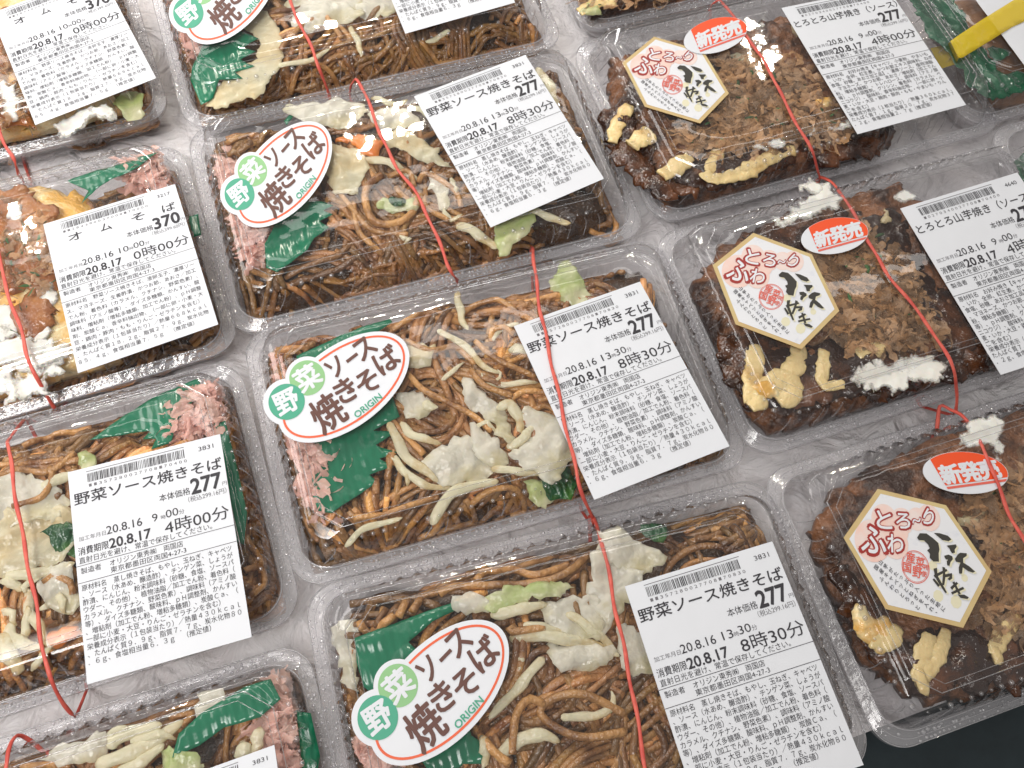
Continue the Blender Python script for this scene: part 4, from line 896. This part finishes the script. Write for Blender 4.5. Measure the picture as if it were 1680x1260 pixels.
leaf(c8([(-20, 560), (60, 530), (120, 580), (70, 700), (80, 860), (20, 840), (-20, 700)]), .004, 'cabbage_piece', 'pale cabbage piece in the left end of ' + ph, g + ph, 'cabbage')
# ---- A3
k = 'A3'; ph = PK[k]['ph']
noodles(k, 95, 14, .0108, 'brown fried noodles filling ' + ph, [(P, zo, 0) for P, zo in (([(0, 780), (30, 770), (80, 775), (120, 740)], .001), ([(20, 830), (70, 815), (85, 780), (80, 765)], .002), ([(70, 955), (85, 945), (115, 955), (120, 975)], .002), ([(30, 725), (80, 700), (140, 690)], -.001), ([(395, 930), (420, 920), (425, 960), (405, 975)], -.004), ([(390, 870), (415, 900), (420, 930)], -.004))])
for P, m, nm, d in (([(-10, 845), (60, 838), (118, 850), (120, 890), (60, 932), (10, 935), (-10, 925)], 'onion', 'onion_piece', 'broad pale yellow leaf base left of the label in '),
                    ([(-8, 790), (50, 785), (108, 815), (90, 845), (20, 858), (-8, 850)], 'cabbage', 'cabbage_piece', 'pale cabbage piece above the yellow one in '),
                    ([(128, 750), (152, 742), (158, 758), (140, 775)], 'cabbage_green', 'cabbage_piece', 'small yellowish cabbage piece above the label of '),
                    ([(60, 940), (110, 930), (128, 990), (90, 1000)], 'cabbage', 'cabbage_piece', 'crumpled cabbage piece beside the label edge in ')):
    leaf(P, .0150, nm, d + ph, g + ph, m, ruffle=.002)
leaf([(67, 872), (95, 862), (118, 870), (122, 914), (105, 912), (90, 898)], .0158, 'green_leaf_piece', 'dark green leaf tip left of the price label in ' + ph, None, 'bok')
leaf(c7([(230, 590), (330, 560), (400, 590), (405, 640), (240, 635)]), .0155, 'carrot_piece', 'orange carrot slice left of the label in ' + ph, None, 'carrot', thick=.002, ruffle=.0006)
for P, r in (([(130, 380), (150, 500), (220, 600), (230, 660)], .0026), ([(50, 540), (60, 620), (200, 670)], .0030), ([(0, 600), (50, 700), (90, 800)], .0042), ([(20, 320), (200, 300), (370, 250)], .0028), ([(120, 400), (140, 340), (200, 330)], .002), ([(100, 660), (130, 540), (140, 460)], .0022), ([(200, 480), (290, 420), (320, 500)], .0022), ([(0, 480), (60, 500), (70, 560)], .002), ([(150, 780), (220, 700), (240, 640)], .0018), ([(0, 340), (60, 350), (110, 390)], .0024)):
    sprout(c7(P), .0152, r, 'pale cooked bean sprout lying on the noodles in ' + ph, gs + ph)
sprout(c4_([(200, 1150), (330, 1080), (420, 1100)]), .0152, .0028, 'pale cooked bean sprout lying on the noodles in ' + ph, gs + ph)
film(c4_([(970, 600), (1000, 650), (960, 700), (880, 800), (840, 920), (740, 950), (770, 900), (700, 900), (740, 860), (640, 870), (600, 880), (440, 905), (600, 790), (760, 690), (870, 640)]), .0125, 'green plastic grass sheet above the price label in ' + ph)
film(c4_([(1050, 820), (1110, 810), (1170, 1050), (1215, 1260), (1200, 1420), (1150, 1400), (1110, 1100)]), .0100, 'upright green film strip right of the price label in ' + ph)
ginger(k, c4_([(820, 720), (880, 660), (980, 650), (1100, 650), (1180, 830), (1120, 870), (1050, 820), (930, 930), (820, 930)]), 60, -.002, .0135, 'pink pickled ginger above the price label in ' + ph, 7)
# ---- A4
k = 'A4'; ph = PK[k]['ph']
noodles(k, 80, 17, .0105, 'fried noodles filling ' + ph, [(c7(P), 0, 0) for P in ([(800, 1000), (920, 980), (850, 1080)], [(60, 1250), (200, 1240), (330, 1250)])])
for P, m, d in (([(230, 1190), (380, 1130), (470, 1070), (515, 1180), (350, 1235), (220, 1240)], 'cabbage', 'browned cabbage piece at the bottom edge in '), ([(1000, 900), (1120, 870), (1100, 960), (980, 1000)], 'cabbage', 'small cabbage piece behind the green film in '), ([(800, 1180), (950, 1200), (1000, 1280), (820, 1280)], 'cabbage_green', 'cabbage piece below the green film in ')):
    leaf(c7(P), .0145, 'cabbage_piece', d + ph, g + ph, m)
for P, r in (([(470, 1250), (700, 1160), (900, 1030)], .0034), ([(540, 1170), (620, 1090), (800, 1050)], .0030), ([(560, 1150), (540, 1090), (640, 1060)], .002), ([(640, 1130), (800, 1090), (860, 1120)], .0022), ([(560, 1290), (700, 1230), (800, 1140)], .0028), ([(1190, 1130), (1210, 1250)], .0036), ([(1280, 1060), (1250, 1200)], .003)):
    sprout(c7(P), .0150, r, 'pale cooked bean sprout lying on the noodles in ' + ph, gs + ph)
film(c7([(1330, 820), (1380, 920), (1280, 1010), (1180, 1040), (1100, 1060), (980, 1150), (850, 1210), (880, 1090), (1000, 980), (1200, 860)]), .0150, 'broad green plastic grass sheet in ' + ph)
film(c7([(1460, 980), (1530, 990), (1575, 1200), (1560, 1300), (1490, 1300)]), .006, 'narrow green film strip in the right end of ' + ph)
ginger(k, c7([(1360, 790), (1440, 770), (1490, 950), (1480, 1250), (1330, 1280), (1290, 1100), (1380, 940)]), 50, -.004, .012, 'pink pickled ginger right of the green film in ' + ph, 9)
# ---- omelettes
def confine(key, V, m_=.0070):
    p = PK[key]; hu, hv = GW / 2 - m_, GD / 2 - m_; V = V.copy()
    for q in V:
        u, v = to_local(key, q)
        if abs(u) > hu - .004 or abs(v) > hv - .004:
            f = lambda a, h: a if abs(a) < h - .004 else math.copysign(h - .004 + .004 * math.tanh((abs(a) - h + .004) / .006), a)
            q[:2] = local(key, f(u, hu), f(v, hv))
    return V
def omelette(key, P, z, seed, label, sauce, mayo, flecks):
    root_xy = px(P, z); V, F = blob(root_xy, z, thick=.014, dome=.003, ruffle=.0022, rs=60, edge=.004, seed=seed, step=.0028)
    V[:, 2] = np.minimum(V[:, 2], .0170); c = root_xy.mean(0)
    root = empty('omelette', (c[0], c[1], -.012)); tag(root, label, 'omelette')
    make('egg_sheet', confine(key, V, .009), F, M['egg'], root)
    for i, Q in enumerate(sauce):
        V, F = blob(px(Q, z + .004), z + .0040, thick=.002, ruffle=.0018, rs=45, edge=.004, seed=seed + i * 5, step=.0016, dome=.001); V[:, 2] = np.minimum(V[:, 2], .0180); make('sauce', V, F, M['burnt'], root)
    for i, Q in enumerate(mayo):
        V, F = blob(px(Q, z + .005), z + .0050, thick=.0014, ruffle=.003, rs=60, edge=.0025, seed=seed + 40 + i, step=.0014, dome=.0012); V[:, 2] = np.minimum(V[:, 2], .0190); make('mayonnaise', V, F, M['smear'], root, tone=np.clip(EDGE[0] / .003, 0, 1))
    for Q, nm in flecks:
        sea = nm == 'seaweed_flakes'
        V, F, T = ribbons(Q, 40 if sea else 130, z + .0044, z + .0068, .003 if sea else .008, .0014 if sea else .0035, seed + 3, tone=(.6, 1.8) if sea else (.4, 1.3))
        V[:, 2] = np.minimum(V[:, 2], .0188); make(nm, V, F, M['aonori' if sea else 'bonito'], root, tone=T)['kind'] = 'stuff'
noodles('A2', 70, 21, .004, 'brown fried noodles under the omelette of the left edge omelette pack', [])
omelette('A2', [(-150, 330), (-40, 300), (70, 300), (150, 320), (200, 420), (190, 590), (130, 640), (60, 668), (-40, 700), (-170, 730), (-220, 520)], .0105, 31, 'yellow omelette with brown sauce and white mayonnaise left of the whole 370 label',
         [[(-60, 322), (60, 318), (95, 400), (112, 450), (70, 490), (20, 475), (-60, 480)], [(0, 490), (60, 480), (95, 505), (70, 540), (20, 555), (-30, 530)]],
         [[(-20, 490), (10, 495), (30, 515), (36, 545), (5, 562), (-20, 550)], [(-20, 560), (30, 552), (110, 565), (112, 592), (60, 604), (-20, 600)], [(-10, 605), (40, 610), (75, 632), (60, 655), (20, 650), (-10, 640)], [(40, 545), (75, 535), (80, 555), (60, 565)], [(20, 590), (60, 570), (105, 580), (100, 610), (80, 615), (70, 630), (20, 600)], [(0, 640), (10, 610), (25, 620), (45, 655), (20, 665)], [(60, 480), (85, 460), (100, 490), (80, 505), (62, 500)], [(10, 345), (35, 335), (40, 355), (18, 365)]],
         [([(-20, 350), (90, 360), (100, 500), (0, 560)], 'seaweed_flakes'), ([(-20, 330), (80, 340), (90, 470), (-20, 500)], 'bonito_flakes')])
film(c1_([(360, 870), (510, 830), (780, 742), (640, 850), (560, 880), (510, 905), (470, 930), (400, 1000), (430, 930), (330, 890)]), .0145, 'green plastic grass sheet above the price label in ' + PK['A2']['ph'])
film([(310, 355), (325, 350), (330, 385), (316, 390)], .004, 'small green film end right of the label in ' + PK['A2']['ph'])
ginger('A2', [(214, 300), (225, 262), (292, 258), (308, 300), (318, 360), (300, 365), (290, 310)], 60, -.002, .0135, 'pink pickled ginger above the price label in ' + PK['A2']['ph'], 12)
noodles('A1', 60, 23, .004, 'brown fried noodles under the omelette of the top left omelette pack', [])
omelette('A1', [(-150, -20), (0, -60), (80, -60), (120, 20), (190, 150), (196, 190), (130, 220), (40, 255), (-60, 300), (-180, 330)], .0105, 37, 'yellow omelette with dark sauce under the label in the top left corner pack',
         [[(-40, 30), (60, 30), (40, 120), (60, 200), (20, 205), (-40, 180)]],
         [[(0, 130), (20, 140), (40, 150), (30, 190), (5, 180), (-10, 150)], [(90, 195), (170, 170), (180, 195), (130, 215), (90, 222)]],
         [([(-20, 60), (50, 90), (50, 190), (-20, 220)], 'bonito_flakes')])
leaf(c1_([(590, 470), (680, 450), (700, 560), (640, 590), (600, 550)]), .010, 'cabbage_piece', 'greenish cabbage piece below the label in ' + PK['A1']['ph'], None, 'cabbage_green')
# ---- savoury pancakes
def pancake(key, P, z, seed, label, sauces, mayo, smears, bon, nbon, nori, bits=()):
    out = px(P, z); V, F = blob(out, z, thick=.017, dome=.0030, ruffle=.0026, rs=75, edge=.0028, seed=seed, step=.0019)
    V[:, 2] += np.array([.0022 * fbm(v[0], v[1], 260, seed) for v in V]); V[:, 2] = np.minimum(V[:, 2], .0172)
    c = out.mean(0); V = confine(key, V); root = empty('savoury_pancake', (c[0], c[1], -.02)); tag(root, label, 'pancake', 'savoury pancakes in clear packs')
    make('crust', V, F, M['crust'], root)
    for i, Q in enumerate(sauces):
        V, F = blob(px(Q, z + .003), z + .0032, thick=.003, ruffle=.0026, rs=75, edge=.0035, seed=seed + i, step=.0018, dome=.0012); V[:, 2] = np.minimum(V[:, 2], .0176); make('sauce', V, F, M['sauce'], root)
    for Q, w in mayo:
        zz = z + .0050; C = catmull([(*at(x, y, zz)[:2], zz) for x, y in Q], .0013); n = len(C)
        wob = .82 * np.array([1 + .30 * fbm(q[0], q[1], 210, seed) for q in C]); R = w * wob * (np.sin(np.pi * np.linspace(.12, .88, n)) ** .4)
        V, F = tube(C, R * 1.05, 14, flat=.30); V[:, 0] += [.0009 * fbm(v[0], v[1], 200, 2) for v in V]; V[:, 1] += [.0009 * fbm(v[0], v[1], 200, 7) for v in V]; V[:, 2] += [.0007 * fbm(v[0], v[1], 300, 5) for v in V]; V[:, 2] = np.minimum(V[:, 2], .0186); make('mayonnaise', V, F, M['mayo'], root)
    if nbon:
        V, F, T = ribbons(bon, int(nbon * 3.2), z + .0038, z + .0078, .014, .0048, seed + 2, tone=(.3, 1.3)); V[:, 2] = np.minimum(V[:, 2], .0187)
        make('bonito_flakes', V, F, M['bonito'], root, tone=T)['kind'] = 'stuff'
    if nori:
        V, F, T = strips(bon, nori, z + .0050, z + .0072, .0030, .0014, seed + 4, .0004, 150, tone=(.6, 2.0)); V[:, 2] = np.minimum(V[:, 2], .0189)
        make('seaweed_flakes', V, F, M['aonori'], root, tone=T)['kind'] = 'stuff'
    for i, Q in enumerate(smears):      # mayonnaise squashed against the inside of the lid
        V, F = blob(px(Q, .0190), .0188, thick=.0010, edge=.0025, seed=seed + 9 + i, step=.0012, ruffle=.0004, rs=200); V[:, 2] = np.minimum(V[:, 2], .0191)
        make('mayonnaise', V, F, M['smear'], root, tone=np.clip(EDGE[0] / .0035, 0, 1))
    for Q, mm in bits: 
        V, F = blob(px(Q, z + .006), z + .0058, thick=.002, ruffle=.002, rs=90, edge=.002, seed=seed + 8, step=.0014, dome=.0014); V[:, 2] = np.minimum(V[:, 2], .0186); make('vegetable_bit', V, F, M[mm], root)
C3o = lambda P: cr(P, 1130, 260, 2.74); C2o = lambda P: cr(P, 940, 60, 3.11); C4o = lambda P: cr(P, 1300, 640, 2.1)
pancake('C3', C3o([(940, 55), (850, 75), (700, 120), (440, 215), (300, 270), (190, 345), (110, 430), (40, 530), (20, 630), (60, 770), (90, 900), (110, 1020), (180, 1100), (260, 1150), (420, 1180), (520, 1185), (700, 1150), (1000, 1080), (1200, 1010), (1390, 965), (1560, 850), (1600, 500), (1400, 250), (1100, 150), (1020, 110)]), .0085, 51,
        'brown savoury pancake under bonito flakes, thick mayonnaise zigzag at its lower left',
        [C3o([(120, 800), (200, 820), (330, 790), (500, 850), (700, 800), (1000, 900), (1350, 820), (1370, 930), (1100, 1010), (800, 1080), (560, 1110), (300, 1090), (180, 1000)]), C3o([(200, 360), (420, 280), (700, 240), (900, 250), (1000, 300), (1050, 500), (1250, 700), (1150, 780), (900, 600), (700, 480), (400, 420)]), C3o([(1080, 560), (1230, 620), (1330, 800), (1200, 860), (1080, 740)])],
        [(c6([(345, 440), (355, 520), (335, 620), (335, 720)]), .0052), (c6([(330, 690), (400, 640), (450, 620), (530, 570), (570, 490), (560, 440)]), .0056), (c6([(440, 620), (520, 610), (540, 680), (470, 720)]), .0058), (c6([(700, 460), (690, 560), (700, 630), (800, 632)]), .0038), (c6([(860, 480), (920, 460), (1000, 470)]), .0048), (c6([(330, 740), (400, 700)]), .005)],
        [c6([(820, 590), (880, 530), (1000, 500), (1130, 470), (1290, 520), (1300, 590), (1180, 620), (1080, 680), (960, 660), (940, 690), (925, 660), (870, 620), (830, 635)]), c3t([(450, 1075), (560, 1010), (590, 960), (690, 900), (750, 940), (800, 980), (700, 1050), (560, 1100), (440, 1130)]), c3t([(555, 900), (690, 880), (720, 905), (600, 950), (553, 950)]), c3t([(1025, 965), (1050, 935), (1120, 935), (1170, 975), (1100, 1010), (1040, 990)])],
        C3o([(560, 420), (800, 330), (900, 420), (1100, 700), (1120, 800), (900, 850), (720, 860), (620, 760), (680, 680), (600, 500)]), 230, 26,
        [(c6([(330, 640), (400, 620), (480, 640), (460, 680), (380, 690)]), 'egg'), (c3t([(960, 1060), (1010, 1020), (1030, 1060), (1000, 1110), (960, 1100)]), 'onion')])
pancake('C2', C2o([(215, 70), (250, 50), (400, 0), (600, -50), (900, -120), (1250, -150), (1600, 0), (1680, 250), (1660, 450), (1610, 540), (1500, 640), (1250, 730), (950, 800), (700, 860), (550, 885), (450, 850), (330, 790), (270, 720), (230, 620), (180, 540), (140, 470), (125, 390), (190, 250), (190, 160)]), .0085, 57,
        'brown savoury pancake with short mayonnaise strokes in the upper right pack',
        [C2o([(150, 380), (280, 330), (330, 450), (420, 660), (520, 720), (640, 780), (520, 830), (360, 770), (250, 640), (170, 500)]), C2o([(600, 600), (800, 560), (1100, 560), (1100, 640), (900, 720), (700, 740)]), C2o([(1200, 540), (1500, 480), (1600, 500), (1560, 590), (1300, 640)])],
        [(C2o([(450, 715), (520, 670), (600, 610)]), .0056), (C2o([(300, 560), (350, 520), (410, 500)]), .006), (C2o([(670, 690), (720, 725), (880, 690), (960, 640), (1040, 600), (1130, 575)]), .0050), (C2o([(690, 690), (730, 610), (750, 560)]), .0042), (C2o([(200, 540), (230, 440), (290, 350)]), .0042)],
        [c3t([(330, 725), (420, 690), (550, 668), (545, 700), (430, 730), (350, 750)]), c3t([(600, 650), (720, 612), (830, 580), (835, 625), (740, 650), (630, 672)]), c3t([(300, 120), (400, 95), (405, 125), (330, 150)]), c3t([(425, 250), (480, 245), (500, 280), (450, 300)])],
        C2o([(700, 150), (900, 60), (1200, 200), (1420, 480), (1200, 540), (1000, 560), (640, 600), (500, 500), (660, 400), (800, 300)]), 210, 30,
        [(c3t([(670, 480), (720, 460), (760, 510), (720, 535), (680, 520)]), 'egg'), (c3t([(240, 270), (330, 280), (420, 340), (370, 355), (280, 320)]), 'onion'), (c3t([(540, 100), (620, 110), (660, 160), (600, 190), (550, 150)]), 'onion')])
pancake('C4', C4o([(90, 480), (150, 350), (280, 262), (430, 165), (580, 100), (640, 100), (750, 55), (900, 0), (1100, 200), (1150, 800), (1020, 960), (860, 1030), (700, 1075), (560, 1070), (430, 1045), (350, 1000), (290, 950), (210, 860), (150, 700), (100, 570)]), .0085, 63,
        'shaded savoury pancake with drooping mayonnaise drops in the lower right pack',
        [C4o([(150, 600), (260, 700), (360, 850), (600, 900), (800, 900), (900, 980), (700, 1040), (480, 1030), (330, 970), (220, 850)]), C4o([(430, 800), (600, 820), (760, 850), (780, 960), (560, 960), (450, 900)])],
        [(c8([(1690, 850), (1710, 840)]) if 0 else cr([(1160, 840), (1175, 740), (1215, 600)], 1120, 840, 3), .0046), (cr([(1170, 830), (1230, 740), (1275, 660), (1300, 580)], 1120, 840, 3), .0042), (cr([(1150, 835), (1200, 825)], 1120, 840, 3), .0068), (cr([(1530, 705), (1560, 640), (1600, 560), (1660, 510)], 1120, 840, 3), .0050), (cr([(1520, 700), (1560, 690)], 1120, 840, 3), .0068), (cr([(930, 620), (1000, 640), (1060, 570)], 1120, 840, 3), .0052)],
        [cr([(400, 210), (470, 195), (540, 170), (640, 180), (710, 240), (640, 300), (705, 360), (640, 430), (560, 395), (370, 375), (360, 330)], 1480, 640, 3.94)],
        C4o([(600, 400), (760, 300), (1000, 300), (1000, 800), (800, 850), (640, 760), (690, 620)]), 220, 30,
        [(C4o([(580, 430), (640, 400), (680, 440), (640, 490), (590, 470)]), 'onion'), (C4o([(200, 740), (300, 780), (350, 830), (330, 900), (260, 880)]), 'egg')])
pancake('C1', [(922, -40), (936, 34), (990, 28), (1060, 12), (1130, -2), (1250, -30), (1400, -60), (1380, -150), (1000, -120)], .0085, 69, 'front edge of a brown savoury pancake at the top of the photo', [], [([(950, 20), (980, 5), (1010, 2)], .004)], [], [(950, 20), (1100, -10), (1100, -60), (950, -40)], 30, 10, [([(950, 10), (975, 0), (990, 14), (965, 24)], 'cabbage_green')])
# ---- taped leaf pack
dD = lambda P: cr(P, 1480, 0, 4.2)
V, F = blob(px(dD([(300, -60), (700, -100), (1100, 0), (1000, 560), (700, 620), (600, 560), (480, 400), (380, 220), (280, 100)]), .009), .008, thick=.018, dome=.004, ruffle=.002, rs=60, edge=.002, seed=4, step=.003)
thing('rice_ball_filling', V, F, M['meat'], 'brown food wrapped in dark green leaf in the taped pack', 'food')
leaf(dD([(60, 20), (100, -60), (330, -60), (430, 120), (470, 200), (560, 320), (640, 420), (720, 500), (880, 520), (880, 610), (760, 650), (640, 685), (560, 670), (500, 620), (420, 520), (370, 440), (270, 320), (180, 230), (120, 130)]), .0135, 'green_leaf', 'dark green leaf wrapped round the food in ' + PK['D1']['ph'], None, 'nori', ruffle=.0015, cat='leaf')
leaf(dD([(600, 330), (700, 330), (740, 370), (700, 410), (640, 400)]), .0160, 'green_leaf_piece', 'small dark leaf spot below the tape in ' + PK['D1']['ph'], None, 'nori', ruffle=.0008, cat='leaf')
r_ = PK['D1']['root']
def flat_part(name, P, z, thick, m, root, lab=None):
    V, F = blob(px(P, z), z, thick=thick, step=.004, smooth=False, ruffle=.0002); o = make(name, V, F, M[m], root, smooth=False)
    if lab: o['label'] = lab
flat_part('price_label', [(1601, 0), (1575, -40), (1700, -60), (1760, 100), (1692, 122), (1640, 52)], ZL + .0006, .0002, 'paper', r_)
V, F = blob(px(dD([(330, 285), (400, 235), (560, 130), (760, 5), (900, -60), (900, 120), (760, 185), (560, 310), (420, 395), (390, 400)]), ZL + .0012), ZL + .0013, thick=.0002, step=.003, smooth=False, ruffle=.0003, rs=70)
make('yellow_tape', V, F, M['tape'], r_)
Pa = [(*at(1480 + x / 4.2, y / 4.2, z)[:2], z) for x, y, z in ((335, 283, ZL + .001), (390, 400, ZL + .001), (372, 440, .010), (268, 472, .0030), (196, 330, .0030), (310, 305, .010))]
Pb = [(p[0], p[1], p[2] - .0003) for p in Pa]
o = make('yellow_tape', Pa + Pb, [[0, 1, 2, 5], [5, 2, 3, 4], [6, 11, 8, 7], [11, 10, 9, 8], [1, 7, 8, 2], [2, 8, 9, 3], [4, 10, 11, 5], [5, 11, 6, 0], [3, 9, 10, 4]], M['tape'], r_, smooth=False)
leaf([(1672, 262), (1690, 250), (1720, 300), (1680, 320)], .008, 'green_leaf_piece', 'green leaf at the right edge inside ' + PK['D2']['ph'], None, 'nori', cat='leaf')

# ------------------------------------------------------------------ rubber bands
def band(key, pts, lab, w=.00080):
    """pts: (px, py, z) along the visible run, back edge first; closed underneath the pack"""
    Q = [np.array([*at(x, y, z)[:2], z]) for x, y, z in pts]
    f, l_ = Q[0], Q[-1]; du = (l_ - f); du[2] = 0; du = du / np.linalg.norm(du)
    lo = [l_ + du * .0008 + [0, 0, -.0035], np.array([*(l_ - du * .012)[:2], -.0180]), np.array([*(l_ * .5 + f * .5)[:2], -.0192]), np.array([*(f + du * .012)[:2], -.0180]), f - du * .0008 + [0, 0, -.0035]]
    C = catmull(Q, .0015); C2 = densify(np.array(lo), .004)[:-1]
    for i in range(len(C)): C[i][0] += .00035 * math.sin(i * .35) ; C[i][2] += .0001 * math.sin(i * .5)
    C = np.concatenate([C, np.array(lo), C[:1]]); n = len(C)
    R = w * (1 + .12 * np.sin(np.arange(n) * .6)); V, F = tube(C, R, 8, flat=.6)
    thing('rubber_band', V, F, M['band'], lab, 'rubber band', 'red rubber bands round the packs')
zt = ZL + .0012; zr = .0036
band('A1', [(-60, 30, zr), (-50, 60, zt), (0, 215, zt), (22, 262, zt), (35, 293, zr)], 'red rubber band round the pack in the top left corner')
band('A2', [(-12, 330, zr), (-10, 350, zt), (0, 425, zt), (8, 465, zt), (36, 548, zt), (55, 612, zt), (90, 668, zr)], 'red rubber band crossing the yellow omelette left of the whole 370 label')
band('A3', [(40, 688, zr), (18, 716, .012), (15, 740, zt), (30, 840, zt), (45, 920, zt), (62, 1010, zt), (80, 1108, .0195), (118, 1172, zr)], 'red rubber band running left of the 4:00 label on the left edge noodle pack')
band('A4', [(70, 1232, zr), (28, 1207, .010), (12, 1250, zt), (8, 1300, zt), (20, 1560, zt), (30, 1620, zr)], 'red rubber band at the bottom left corner')
band('B1', [(440, -130, zr), (450, -110, zt), (475, 0, zt), (498, 50, zt), (522, 105, zt), (540, 160, zr)], 'red rubber band over the noodles left of the topmost cut-off label')
band('B2', [(574, 152, zr), (577, 137, .012), (592, 139, .0185), (640, 255, zt), (690, 330, zt), (738, 440, zt), (750, 460, zr)], 'red rubber band passing the carrot piece in the centre column')
band('B3', [(872, 405, zr), (876, 425, .016), (885, 500, zt), (915, 640, zt), (950, 790, zt), (974, 858, zr)], 'red rubber band crossing the left part of the middle price label')
band('B4', [(970, 845, zr), (988, 890, .016), (1010, 1000, zt), (1033, 1110, zt), (1062, 1275, zt), (1090, 1420, zt), (1100, 1450, zr)], 'red rubber band left of the bottom centre price label')
band('C2', [(1168, 8, zr), (1180, 2, .010), (1200, 22, .0180), (1260, 112, zt), (1290, 172, zt), (1325, 235, zt), (1338, 262, .016), (1345, 293, zr)], 'red rubber band touching the uppermost small red and white sticker', .0009)
band('C3', [(1345, 290, zr), (1370, 305, .010), (1400, 350, .018), (1450, 440, zt), (1520, 530, zt), (1562, 600, zt), (1570, 640, .012), (1567, 674, zr)], 'red rubber band over the bonito flakes of the middle pancake pack', .0009)
band('C4', [(1537, 705, .002), (1541, 667, zr), (1560, 672, .006), (1585, 688, .012), (1620, 750, zt), (1650, 830, zt), (1690, 905, zt), (1790, 1090, zt), (1800, 1110, zr)], 'red rubber band crossing the lowest small red and white sticker', .0009)

ORD = ['first', 'second', 'third', 'fourth', 'fifth', 'sixth', 'seventh', 'eighth', 'ninth', 'tenth', 'eleventh', 'twelfth', 'thirteenth', 'fourteenth', 'fifteenth', 'sixteenth', 'seventeenth', 'eighteenth', 'nineteenth']
for grp, L_ in SPR.items():
    L_.sort(key=lambda e: e[0])
    for i, (x, r, o) in enumerate(L_):
        w = 'thick' if r > .0019 else ('thin' if r < .0013 else 'pale')
        o['label'] = w + ' bean sprout, ' + ORD[i] + ' from the left in ' + grp.replace(gs, '')
